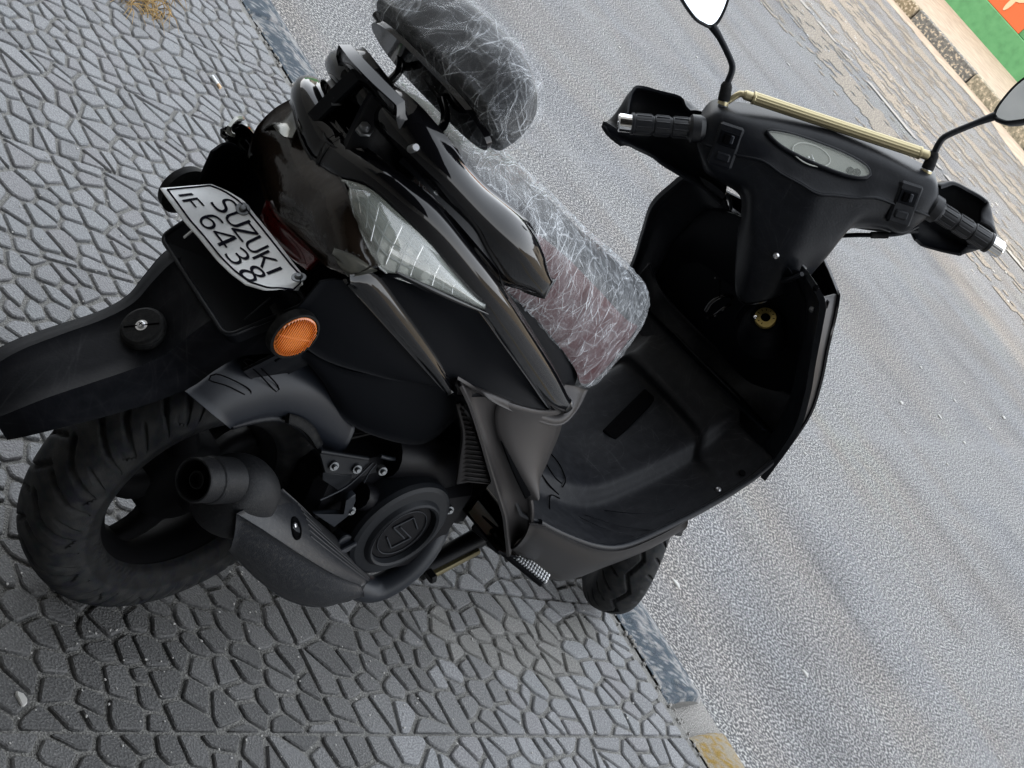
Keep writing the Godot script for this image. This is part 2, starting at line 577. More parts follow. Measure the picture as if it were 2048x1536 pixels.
	tri_a(M.mortar, ramp_tex(sg, [[0.0, Color(0.09, 0.086, 0.08)], [0.5, Color(0.17, 0.166, 0.155)], [0.8, Color(0.24, 0.232, 0.215)], [1.0, Color(0.4, 0.38, 0.34)]]), 2.0)
	tri_n(M.mortar, normal_tex(sg, 6.0), 2.0, 0.9)
	M.mortar.uv1_world_triplanar = true
	M.kerb = mat(Color.WHITE, 0.92)
	M.kerb.metallic_specular = 0.2
	M.kerb.vertex_color_use_as_albedo = true
	tri_a(M.kerb, ramp_tex(sg, [[0.0, Color(0.5, 0.5, 0.5)], [0.5, Color(0.85, 0.85, 0.85)], [1.0, Color(1, 1, 1)]]), 2.0)
	tri_n(M.kerb, normal_tex(sg, 7.0), 2.0, 1.0)
	M.kerb.uv1_world_triplanar = true
	M.rough_concrete = mat(Color.WHITE, 0.95)
	tri_a(M.rough_concrete, ramp_tex(sg, [[0.0, Color(0.12, 0.11, 0.1)], [0.5, Color(0.25, 0.24, 0.225)], [1.0, Color(0.45, 0.43, 0.4)]]), 2.0)
	tri_n(M.rough_concrete, normal_tex(sg, 9.0), 2.0, 1.0)
	M.far_walk = mat(Color.WHITE, 0.9)
	tri_a(M.far_walk, ramp_tex(n1, [[0.0, Color(0.26, 0.2, 0.15)], [0.5, Color(0.33, 0.265, 0.2)], [1.0, Color(0.4, 0.33, 0.25)]]), 0.3)
	M.sand = mat(Color.WHITE, 0.95)
	tri_a(M.sand, ramp_tex(ag, [[0.0, Color(0.07, 0.062, 0.052)], [0.4, Color(0.15, 0.127, 0.1)], [0.6, Color(0.225, 0.19, 0.15)], [1.0, Color(0.45, 0.4, 0.33)]]), 0.5)
	M.sand.uv1_world_triplanar = true
	M.line_paint = mat(lin(0.3, 0.275, 0.24), 0.9)
	M.green = mat(Color.WHITE, 0.7)
	tri_a(M.green, ramp_tex(n1, [[0.0, Color(0.055, 0.19, 0.075)], [0.5, Color(0.07, 0.235, 0.095)], [1.0, Color(0.085, 0.26, 0.11)]]), 0.4)
	M.orange = mat(lin(0.55, 0.1, 0.025), 0.7)
	M.cream = mat(lin(0.6, 0.42, 0.26), 0.7)
	M.facade = mat(Color.WHITE, 0.9)
	tri_a(M.facade, ramp_tex(n1, [[0.0, Color(0.33, 0.29, 0.235)], [1.0, Color(0.42, 0.375, 0.31)]]), 0.2)
	M.facade2 = mat(Color.WHITE, 0.9)
	tri_a(M.facade2, ramp_tex(n1, [[0.0, Color(0.24, 0.23, 0.21)], [1.0, Color(0.32, 0.3, 0.27)]]), 0.2)
	M.awning = mat(lin(0.05, 0.045, 0.04), 0.9)
	M.glass = mat(lin(0.02, 0.025, 0.03), 0.06)
	M.straw = mat(lin(0.34, 0.22, 0.08), 0.8)
	M.chip = mat(lin(0.4, 0.39, 0.37), 0.85)

func make_view():
	var cam := Camera3D.new()
	cam.name = "camera"
	cam.fov = rad_to_deg(2.0 * atan(768.0 / F_PX))
	cam.far = 400.0
	cam.near = 0.05
	add_child(cam)
	cam.transform = Transform3D(cam_basis, CAM_W)
	var env := Environment.new()
	env.background_mode = Environment.BG_SKY
	var sm := ProceduralSkyMaterial.new()
	sm.sky_top_color = Color(0.81, 0.834, 0.866)
	sm.sky_horizon_color = Color(0.945, 0.952, 0.958)
	sm.sky_curve = 0.18
	sm.ground_horizon_color = Color(0.55, 0.52, 0.48)
	sm.ground_bottom_color = Color(0.3, 0.28, 0.26)
	sm.energy_multiplier = 3.0
	var sky := Sky.new()
	sky.sky_material = sm
	env.sky = sky
	env.tonemap_mode = Environment.TONE_MAPPER_LINEAR
	env.tonemap_exposure = 1.5
	env.ambient_light_source = Environment.AMBIENT_SOURCE_SKY
	env.sdfgi_enabled = true
	env.ssao_enabled = true
	env.ssil_enabled = true
	var we := WorldEnvironment.new()
	we.name = "environment"
	we.environment = env
	add_child(we)
	var sun := DirectionalLight3D.new()
	sun.name = "sun"
	sun.light_energy = 0.6
	sun.light_color = Color(1.0, 0.92, 0.8)
	sun.light_angular_distance = 0.6
	sun.shadow_enabled = true
	add_child(sun)
	sun.look_at_from_position(Vector3.ZERO, Vector3(0.15, -1.0, -0.9), Vector3.UP)

func box_part(called: String, lo: Vector3, hi: Vector3, m: Material, parent: Node, c := 0.01) -> MeshInstance3D:
	var st := mb()
	cbox(st, (lo + hi) * 0.5, Basis.IDENTITY, hi - lo, c)
	return part(st, called, m, parent)

func make_road():
	var st := mb()
	var nz := FastNoiseLite.new()
	nz.seed = 4
	nz.frequency = 1.0
	nz.fractal_octaves = 4
	var xs := []
	var zs := []
	var x := -60.0
	while x < 40.0:
		xs.append(x)
		x += 0.09 if absf(x + 0.6) < 2.6 else (0.3 if absf(x + 2.0) < 8.0 else 4.0)
	xs.append(40.0)
	var z := -1.2
	while z > -14.5:
		zs.append(z)
		z -= 0.05 if z > -3.6 else 0.12
	zs.append(-14.5)
	var cols := []
	for zz in zs:
		var r := []
		for xx in xs:
			var streak := nz.get_noise_2d(xx * 0.25, zz * 2.2 + 30.0)
			var blot := nz.get_noise_2d(xx * 0.9 + 70.0, zz * 0.9)
			var fine := nz.get_noise_2d(xx * 4.0, zz * 5.0 + 9.0)
			var tar := smoothstep(0.06, 0.0, absf(nz.get_noise_2d(xx * 0.18 + 40.0, zz * 1.6))) * smoothstep(-0.1, 0.3, nz.get_noise_2d(xx * 0.3 + 90.0, zz * 0.5))
			var v := 0.97 + 0.19 * streak + 0.16 * blot + 0.14 * fine - 0.22 * tar
			var dust := clampf(0.16 + 0.5 * nz.get_noise_2d(xx * 0.35 + 11.0, zz * 1.3), 0.0, 0.5)
			var c := Color(0.98, 0.99, 1.02).lerp(Color(1.12, 0.93, 0.72), clampf(dust, 0, 1)) * v
			r.append(c)
		cols.append(r)
	for i in zs.size() - 1:
		for j in xs.size() - 1:
			var P := [Vector3(xs[j], -0.1, zs[i]), Vector3(xs[j], -0.1, zs[i + 1]), Vector3(xs[j + 1], -0.1, zs[i + 1]), Vector3(xs[j + 1], -0.1, zs[i])]
			var C := [cols[i][j], cols[i + 1][j], cols[i + 1][j + 1], cols[i][j + 1]]
			for k in [0, 1, 2, 0, 2, 3]:
				st.set_color(C[k])
				st.set_normal(Vector3.UP)
				st.add_vertex(P[k])
	var o := MeshInstance3D.new()
	o.mesh = st.commit()
	o.material_override = M.asphalt
	o.name = "road"
	add_child(o)
	struct(o, "dusty grey asphalt road beyond the kerb")
	# thin broken edge line and wind-blown sand lying on the asphalt as sheets of their own
	var ln := mb()
	for i in 260:
		var lx := -12.0 + i * 0.06
		if nz.get_noise_2d(lx * 2.5, 3.0) < -0.12: continue
		var w := 0.045 + 0.02 * nz.get_noise_2d(lx * 7.0, 8.0)
		quad(ln, Vector3(lx, -0.092, -9.1 + w), Vector3(lx + 0.06, -0.092, -9.1 + w), Vector3(lx + 0.06, -0.092, -9.1 - w), Vector3(lx, -0.092, -9.1 - w), -1)
	part(ln, "edge_line", M.line_paint, o)
	var sd := mb()
	var c := 0.05
	for i in 320:
		for j in 129:
			var lx := -14.0 + i * c
			var z2 := -7.7 - j * c
			var f := func(ax: float, az: float) -> bool:
				return nz.get_noise_2d(ax * 0.3 + 3.0, az * 1.5) + 0.45 * nz.get_noise_2d(ax * 3.0, az * 5.0 + 5.0) + 0.55 * nz.get_noise_2d(ax * 9.0 + 2.0, az * 10.0) > 0.03
			if f.call(lx, z2): quad(sd, Vector3(lx, -0.096, z2), Vector3(lx + c, -0.096, z2), Vector3(lx + c, -0.096, z2 - c), Vector3(lx, -0.096, z2 - c), -1)
	part(sd, "blown_sand", M.sand, o).set_meta("kind", "stuff")
	# loose light chips lying on the asphalt
	rng.seed = 77
	var g := mb()
	for k in 150:
		var px := rng.randf_range(1100, 2040)
		var py := rng.randf_range(20, 1530)
		var p := gw(px, py, -0.1)
		if p.z > -1.5 or p.z < -12.0: continue
		var s := rng.randf_range(0.002, 0.006) * (1.0 if p.z > -4.0 else 2.0)
		if k % 24 == 0: s *= 1.9
		cbox(g, p + Vector3(0, s * 0.3, 0), Basis(Vector3.UP, rng.randf() * TAU), Vector3(s * rng.randf_range(1.2, 2.6), s * 0.7, s * 1.3), s * 0.3)
	for k in 420:
		var p := Vector3(rng.randf_range(-9.0, 0.5), -0.1, -9.1 + rng.randfn(0.0, 0.75))
		var s := rng.randf_range(0.008, 0.02)
		cbox(g, p + Vector3(0, s * 0.25, 0), Basis(Vector3.UP, rng.randf() * TAU), Vector3(s * rng.randf_range(1.0, 2.0), s * 0.6, s), s * 0.3)
	var go := part(g, "grit", M.chip, o)
	go.set_meta("kind", "stuff")

func clip_half(poly: Array, m: Vector2, n: Vector2) -> Array:       # keep the side where (p - m) . n <= 0
	var out := []
	var c := poly.size()
	for i in c:
		var a: Vector2 = poly[i]
		var b: Vector2 = poly[(i + 1) % c]
		var da := (a - m).dot(n)
		var db := (b - m).dot(n)
		if da <= 0.0: out.append(a)
		if (da < 0.0 and db > 0.0) or (da > 0.0 and db < 0.0): out.append(a.lerp(b, da / (da - db)))
	return out

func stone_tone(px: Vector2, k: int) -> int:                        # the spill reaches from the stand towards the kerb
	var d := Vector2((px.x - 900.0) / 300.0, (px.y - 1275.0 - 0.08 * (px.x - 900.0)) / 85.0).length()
	var w := Vector2((px.x - 250.0) / 700.0, (px.y - 1330.0) / 320.0).length() + 0.07 * (k - 2)  # tone darkens in steps towards the middle of a wide oval
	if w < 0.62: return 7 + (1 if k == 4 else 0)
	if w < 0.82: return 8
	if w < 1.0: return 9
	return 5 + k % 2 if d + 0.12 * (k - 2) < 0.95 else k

func make_pavement():
	var slab := mb()
	cbox(slab, Vector3(-10, -0.012, -1.224), Basis.IDENTITY, Vector3(100, 0.018, 0.03), 0.003)
	var h := -0.0062
	quad(slab, Vector3(-60, h, -1.235), Vector3(40, h, -1.235), Vector3(40, h, 3.2), Vector3(-60, h, 3.2), -1)
	var pav := part(slab, "pavement", M.mortar, self)
	struct(pav, "grey cement pavement stamped with a cobble pattern")
	rng.seed = 12
	var T := 0.3
	var stones := []
	for ti in range(-11, 6):
		for tj in range(-1, 9):
			var z0 := -1.225 + tj * T + 0.005
			if tj == -1: continue
			var x0 := 0.02 + ti * T
			var c0 := to_px(Vector3(x0 + 0.15 - 0.15 * (z0 + 0.81), 0, z0 + 0.15))
			if c0.x < -700 or c0.x > 2500 or c0.y < -500 or c0.y > 2300: continue
			var seeds := []
			var nn := 7
			for a in nn:
				for b in nn:
					if rng.randf() < 0.1: continue
					seeds.append(Vector2((a + 0.5 + rng.randf_range(-0.42, 0.42)) * T / nn + (0.25 * T / nn if b % 2 == 0 else -0.25 * T / nn), (b + 0.5 + rng.randf_range(-0.4, 0.4)) * T / nn))
			for s in seeds:
				var poly: Array = [Vector2(0, 0), Vector2(T, 0), Vector2(T, T), Vector2(0, T)]
				for e in [[Vector2(0.0035, 0), Vector2(-1, 0)], [Vector2(0, 0.0035), Vector2(0, -1)], [Vector2(T - 0.0035, 0), Vector2(1, 0)], [Vector2(0, T - 0.0035), Vector2(0, 1)]]:
					poly = clip_half(poly, e[0], e[1])
				for o in seeds:
					if o == s or s.distance_squared_to(o) > 0.0145: continue
					var dv: Vector2 = (o - s)
					var ln := dv.length()
					poly = clip_half(poly, s + dv * 0.5 - dv / ln * 0.0042, dv / ln)
					if poly.size() < 3: break
				if poly.size() < 3: continue
				var area := 0.0
				var cen := Vector2.ZERO
				for i in poly.size():
					area += poly[i].cross(poly[(i + 1) % poly.size()]) * 0.5
					cen += poly[i]
				if absf(area) < 0.00016: continue
				cen /= poly.size()
				# soften the corners
				var rp := []
				for i in poly.size():
					var a: Vector2 = poly[i]
					var b: Vector2 = poly[(i + 1) % poly.size()]
					var l := (b - a).length()
					if l < 0.004: rp.append((a + b) * 0.5)
					else:
						var f := minf(0.0036 / l, 0.33)
						rp.append(a.lerp(b, f))
						rp.append(b.lerp(a, f))
				var w := []
				for v in rp: w.append(Vector3(x0 + v.x - 0.15 * (z0 + v.y + 0.66), 0, z0 + v.y))
				var wc := Vector3(x0 + cen.x - 0.15 * (z0 + cen.y + 0.66), 0, z0 + cen.y)
				var px := to_px(wc)
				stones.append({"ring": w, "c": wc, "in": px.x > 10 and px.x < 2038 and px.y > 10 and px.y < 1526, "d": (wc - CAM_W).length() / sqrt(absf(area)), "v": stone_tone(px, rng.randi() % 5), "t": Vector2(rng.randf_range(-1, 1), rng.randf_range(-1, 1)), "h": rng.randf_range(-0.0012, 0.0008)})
	stones.sort_custom(func(a, b): return (a.d - (1000.0 if a["in"] else 0.0)) < (b.d - (1000.0 if b["in"] else 0.0)))
	var rest := []
	for k in 10: rest.append(mb())
	for k in stones.size():
		var s = stones[k]
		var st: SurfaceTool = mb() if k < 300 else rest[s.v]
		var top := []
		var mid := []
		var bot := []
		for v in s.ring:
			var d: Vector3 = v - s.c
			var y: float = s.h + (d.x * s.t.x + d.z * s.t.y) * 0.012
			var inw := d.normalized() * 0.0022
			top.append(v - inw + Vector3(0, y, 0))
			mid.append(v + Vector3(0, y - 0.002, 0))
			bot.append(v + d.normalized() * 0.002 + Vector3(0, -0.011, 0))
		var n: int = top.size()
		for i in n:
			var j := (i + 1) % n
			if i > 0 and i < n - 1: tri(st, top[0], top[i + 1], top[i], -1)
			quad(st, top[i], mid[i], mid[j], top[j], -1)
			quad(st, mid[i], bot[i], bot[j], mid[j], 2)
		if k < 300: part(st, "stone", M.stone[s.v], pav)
	for k in 10:
		var o := part(rest[k], "stones", M.stone[k], pav)
		o.set_meta("kind", "stuff")
	# grit and dust in the joints
	var g := mb()
	for k in 700:
		var p := gw(rng.randf_range(0, 1350), rng.randf_range(0, 1536), -0.006)
		if p.z < -1.22: continue
		var s := rng.randf_range(0.0012, 0.003)
		cbox(g, p + Vector3(0, 0.007, 0), Basis(Vector3.UP, rng.randf() * TAU), Vector3(s * rng.randf_range(1.0, 1.8), s * 0.8, s), s * 0.3)
	part(g, "grit", M.chip, pav).set_meta("kind", "stuff")

func kerb_block(x0: float, x1: float, kind: int, parent: Node):
	var prof := [[0.0, -1.238], [0.001, -1.248], [0.0, -1.31], [-0.008, -1.365], [-0.022, -1.41], [-0.046, -1.446], [-0.078, -1.47], [-0.12, -1.482]]
	var n := int((x1 - x0) / 0.006) + 2
	var nz := FastNoiseLite.new()
	nz.seed = 8
	nz.fractal_octaves = 4
	nz.frequency = 1.0
	var pv := []
	for e in prof: pv.append(Vector2(e[0], e[1]))
	pv = splu(pv, 44)
	var st := mb()
	var rows := []
	var cols := []
	for i in n:
		var x := lerpf(x0, x1, i / float(n - 1))
		var e := minf(x - x0, x1 - x)
		var r := []
		var c := []
		for k in pv.size():
			var v: Vector2 = pv[k]
			var chip := maxf(0.0, nz.get_noise_2d(x * 9.0, v.y * 9.0) - 0.28) * 0.02
			var dz := nz.get_noise_2d(x * 3.0, v.y * 5.0) * 0.0025
			var drop := 0.012 * pow(1.0 - clampf(e / 0.012, 0, 1), 2.0)
			r.append(Vector3(x, v.x - drop - chip + dz, v.y + drop * 0.5))
			var wear := 0.6 * nz.get_noise_2d(x * 9.0 + 5.0, v.y * 16.0) + 0.6 * nz.get_noise_2d(x * 60.0, v.y * 60.0)
			var t := k / float(pv.size() - 1)
			var col: Color
			var base := Color(0.27, 0.265, 0.26) * (1.0 + 0.25 * wear)
			if kind == 0:
				var paint := Color(0.082, 0.1, 0.118) * (1.0 + 0.2 * wear)
				col = paint.lerp(base, smoothstep(-0.12, 0.3, wear - 0.26 + t * 0.8))
				if nz.get_noise_2d(x * 120.0, v.y * 120.0) > 0.4: col = col.lerp(Color(0.42, 0.42, 0.42), 0.6)
			else:
				var paint2 := Color(0.30, 0.2, 0.06) * (1.0 + 0.3 * wear)
				col = paint2.lerp(Color(0.29, 0.255, 0.2), smoothstep(-0.1, 0.25, wear * 1.2 + 0.02 + absf(t - 0.3) * 0.9))
			c.append(col)
		rows.append(r)
		cols.append(c)
	for i in n - 1:
		for j in pv.size() - 1:
			var P := [rows[i][j], rows[i][j + 1], rows[i + 1][j + 1], rows[i + 1][j]]
			var C := [cols[i][j], cols[i][j + 1], cols[i + 1][j + 1], cols[i + 1][j]]
			for k in [0, 2, 1, 0, 3, 2]:
				st.set_smooth_group(0)
				st.set_color(C[k])
				st.add_vertex(P[k])
	for e in [0, n - 1]:
		var m: int = pv.size()
		for j in m - 1:
			for v in ([rows[e][j], rows[e][j + 1], Vector3(rows[e][0].x, -0.15, -1.238)]):
				st.set_smooth_group(-1)
				st.set_color(Color(0.25, 0.245, 0.235))
				st.add_vertex(v)
	part(st, "kerb_block", M.kerb, parent)

func make_kerb():
	var st := mb()
	cbox(st, Vector3(-10, -0.14, -1.355), Basis.IDENTITY, Vector3(100, 0.2, 0.22), 0.03)
	var k := part(st, "kerb", M.rough_concrete, self)
	struct(k, "low rounded kerb with worn blue grey and yellow paint")
	var x := 0.335
	for i in 4:
		kerb_block(x - 1.0, x - 0.004, 0, k)
		x -= 1.0
	kerb_block(0.405, 1.4, 1, k)
	# crumbs where pavement and kerb meet
	rng.seed = 5
	var g := mb()
	for i in 260:
		var xx := rng.randf_range(-1.9, 0.6)
		var s := rng.randf_range(0.002, 0.007)
		cbox(g, Vector3(xx, 0.0 + s * 0.2, -1.236 + rng.randf_range(-0.012, 0.012)), Basis(Vector3(rng.randf(), 1, rng.randf()).normalized(), rng.randf() * TAU), Vector3(s * 1.6, s, s * 1.2), s * 0.3)
	part(g, "rubble", M.rough_concrete, k).set_meta("kind", "stuff")

func make_tuft():
	rng.seed = 41
	var st := mb()
	for k in 150:
		var base := gw(rng.randf_range(238, 345), rng.randf_range(-60, 40), -0.004)
		if (base - gw(290, -10, 0)).length() > 0.11: continue
		var lean := Vector3(rng.randf_range(-1, 1) + 0.5, 0, rng.randf_range(-1, 1) + 0.6).normalized()
		var h := rng.randf_range(0.008, 0.03)
		var l := rng.randf_range(0.03, 0.09)
		tube(st, [base, base + Vector3(0, h, 0) + lean * l * 0.4, base + lean * l + Vector3(0, h * 0.35, 0)], [0.0013, 0.0011, 0.0004], 4, 5)
	var o := part(st, "grass_tuft", M.straw, self)
	tag(o, "dry straw coloured grass tuft growing from a pavement joint", "grass tuft")

func make_far_side():
	var zk := -14.25
	var yk := 0.07
	var walk := mb()
	quad(walk, Vector3(-60, yk, zk - 0.12), Vector3(-60, yk, -40), Vector3(40, yk, -40), Vector3(40, yk, zk - 0.12), -1)
	struct(part(walk, "far_pavement", M.far_walk, self), "dusty tan pavement across the road")
	var kb := Node3D.new()
	kb.name = "far_kerb"
	add_child(kb)
	struct(kb, "stained stone kerb on the far side of the road")
	rng.seed = 91
	var mats := []
	for e in [Color(0.16, 0.125, 0.095), Color(0.2, 0.165, 0.11), Color(0.13, 0.13, 0.125), Color(0.22, 0.2, 0.15)]:
		var m := mat(Color.WHITE, 0.9)
		tri_a(m, ramp_tex(noise_img(256, 0.04, 5, FastNoiseLite.TYPE_SIMPLEX, 50 + mats.size()), [[0.0, e * 0.45], [0.45, e], [0.62, e * 1.1], [0.75, Color(0.4, 0.34, 0.26)], [1.0, Color(0.5, 0.44, 0.36)]]), 1.6)
		m.uv1_world_triplanar = true
		mats.append(m)
	for i in range(-12, 8):
		box_part("kerb_block", Vector3(i * 1.0 - 0.72, -0.2, zk - 0.13), Vector3(i * 1.0 + 0.26, yk + 0.002 + rng.randf_range(0, 0.006), zk + rng.randf_range(-0.006, 0.006)), mats[absi(i * 7) % 4], kb, 0.012)
	# sand drifted against it
	var st := mb()
	for i in 240:
		var x := -14.0 + i * 0.09
		var w0 := 0.55 + 0.22 * sin(x * 1.3) + 0.1 * sin(x * 4.1 + 1.0)
		var w1 := 0.55 + 0.22 * sin((x + 0.09) * 1.3) + 0.1 * sin((x + 0.09) * 4.1 + 1.0)
		quad(st, Vector3(x, -0.075, zk + 0.02), Vector3(x + 0.09, -0.075, zk + 0.02), Vector3(x + 0.09, -0.0985, zk + w1), Vector3(x, -0.0985, zk + w0), 0)
	var sand := part(st, "sand_drift", M.far_walk, self)
	struct(sand, "tan sand drifted against the far kerb")
	# painted wall
	var zw := gw(1960, 80, yk).z
	var wall := Node3D.new()
	wall.name = "painted_wall"
	wall.position = Vector3(-8, yk, zw)
	add_child(wall)
	tag(wall, "green painted boundary wall with orange panel across the road", "wall")
	var y1 := gz(1985, 12, zw + 0.0).y - yk
	box_part("lower_band", Vector3(-22, -0.1, -0.3), Vector3(4.4, y1, 0.0), M.green, wall)
	box_part("bare_stretch", Vector3(4.4, -0.1, -0.31), Vector3(28, 2.58, -0.01), M.facade, wall)
	box_part("upper_band", Vector3(-22, y1, -0.3), Vector3(4.4, 2.6, -0.03), M.green, wall)
	var a := gz(1979, 0, zw)
	var b := gz(2041, 62, zw)
	box_part("orange_panel", Vector3(a.x + 8 - 4.0, y1 + 0.0, -0.03), Vector3(b.x + 8.0, 1.9, -0.012), M.orange, wall)
	var em := mb()
	var c := gz(2030, -6, zw) - wall.position
	for e in [[0.0, 0.12, 0.17, 0.16], [0.02, -0.08, 0.035, 0.13]]:
		var ring := []
		for k in 20: ring.append(Vector3(c.x + e[0] + cos(TAU * k / 20) * e[2], c.y + e[1] + sin(TAU * k / 20) * e[3], -0.004 + 0.002 * e[0] * 50.0))
		prism(em, ring, Vector3(0, 0, -0.008), 0.002)
	part(em, "emblem", M.cream, wall)
	# sunlit houses beyond the wall, seen only as warm reflections
	var hs := [[-34.0, -20.0, 6.6], [-19.0, -7.0, 4.0], [-6.0, 6.0, 6.4], [7.0, 18.0, 3.8]]
	for i in hs.size():
		var e = hs[i]
		var hn := Node3D.new()
		hn.name = "house"
		hn.position = Vector3((e[0] + e[1]) * 0.5, 0, -27)
		add_child(hn, true)
		tag(hn, ["wide tan house of two floors beyond the painted wall", "low tan house behind the painted wall", "tan house of two floors beyond the bare wall", "low tan house beyond the bare wall"][i], "house", "houses across the road")
		var w: float = (e[1] - e[0]) * 0.5
		box_part("wall", Vector3(-w, -0.2, -6), Vector3(w, e[2], 0), M.facade, hn)
		box_part("parapet", Vector3(-w - 0.1, e[2], -6.1), Vector3(w + 0.1, e[2] + 0.25, 0.1), M.facade2, hn)
		for f in int(e[2] / 3.0):
			for k in 3:
				var wx := -w + (k + 0.5) * w * 2.0 / 3.0
				var wn := box_part("window", Vector3(wx - 0.7, f * 3.0 + 1.2, 0.003), Vector3(wx + 0.7, f * 3.0 + 2.5, 0.06), M.facade2, hn)
				box_part("pane", Vector3(wx - 0.6, f * 3.0 + 1.3, 0.06), Vector3(wx + 0.6, f * 3.0 + 2.4, 0.075), M.glass, wn)

func make_near_building():
	var b := Node3D.new()
	b.name = "apartment_building"
	b.position = Vector3(0, 0, 2.7)
	add_child(b)
	tag(b, "plain grey apartment building behind the pavement that shades the scooter", "building")
	box_part("wall", Vector3(-4.6, -0.3, 0), Vector3(24, 10.5, 9), M.facade2, b)
	box_part("taller_wall", Vector3(-22, -0.3, 0.02), Vector3(-4.6, 13.2, 9), M.facade2, b)
	for f in 4:
		for k in 7:
			var x := -17.5 + k * 4.2
			if f == 0 and k % 2 == 1: continue
			var wn := box_part("window", Vector3(x - 0.75, f * 2.7 + 1.0, -0.05), Vector3(x + 0.75, f * 2.7 + 2.3, -0.002), M.facade, b)
			box_part("pane", Vector3(x - 0.65, f * 2.7 + 1.1, -0.07), Vector3(x + 0.65, f * 2.7 + 2.2, -0.05), M.glass, wn)
			if f == 0:
				for i in 9: box_part("bar", Vector3(x - 0.68 + i * 0.17, 0.95, -0.11), Vector3(x - 0.665 + i * 0.17, 2.35, -0.095), M.dull_steel, wn, 0.002)

	var aw := Node3D.new()  # unseen sheet added overhead to darken the near pavement
	aw.name = "added_occluder"
	aw.position = Vector3(2.6, 1.98, 2.7)
	add_child(aw)
	tag(aw, "unseen added dark awning over the pavement behind the scooter", "awning")
	box_part("shade_panel", Vector3(-3.1, -0.02, -2.7), Vector3(3.2, 0.02, -0.01), M.awning, aw)
	box_part("shade_flap", Vector3(-3.1, -0.2, -2.72), Vector3(3.2, -0.02, -2.7), M.awning, aw, 0.002)
	for x in [-2.7, 3.0]: box_part("arm", Vector3(x - 0.02, -0.1, -2.5), Vector3(x + 0.02, -0.021, -0.01), M.dull_steel, aw)

func make_litter():
	var a := gw(424, 152, 0.004)
	var b := gw(441, 176, 0.004)
	var st := mb()
	tube(st, [a, a.lerp(b, 0.7)], 0.0038, 10)
	var c := part(st, "cigarette_butt", M.plate, self)
	tag(c, "white cigarette butt lying on the paving stones", "cigarette butt")
	var f := mb()
	tube(f, [a.lerp(b, 0.7), b], 0.0039, 10)
	part(f, "filter", M.cream, c)
	for e in [[1352, 1168, -0.1, 0.014, "white stone chip on the road beside the front tyre"], [1610, 1347, -0.1, 0.012, "white stone chip on open asphalt level with the kerb's yellow end"], [42, 1398, 0.0, 0.011, "pale stone chip on the dark paving below the rear tyre"], [1396, 366, -0.1, 0.045, "flat white scrap on the road below the left hand guard"]]:
		var p := gw(e[0], e[1], e[2])
		var s := mb()
		var ring := []
		for k in 9:
			var an := TAU * k / 9.0
			ring.append(p + Vector3(cos(an) * e[3] * (1.0 + 0.25 * sin(k * 2.3)), e[3] * 0.3, sin(an) * e[3] * 0.6 * (1.0 + 0.2 * cos(k * 1.7))))
		prism(s, ring, Vector3(0, -e[3] * 0.3 - 0.001, 0), e[3] * 0.15)
		var o := MeshInstance3D.new()
		s.generate_normals()
		o.mesh = s.commit()
		o.name = "stone_chip" if e[3] < 0.03 else "paper_scrap"
		o.material_override = M.chip
		add_child(o, true)
		tag(o, e[4], "stone" if e[3] < 0.03 else "litter")

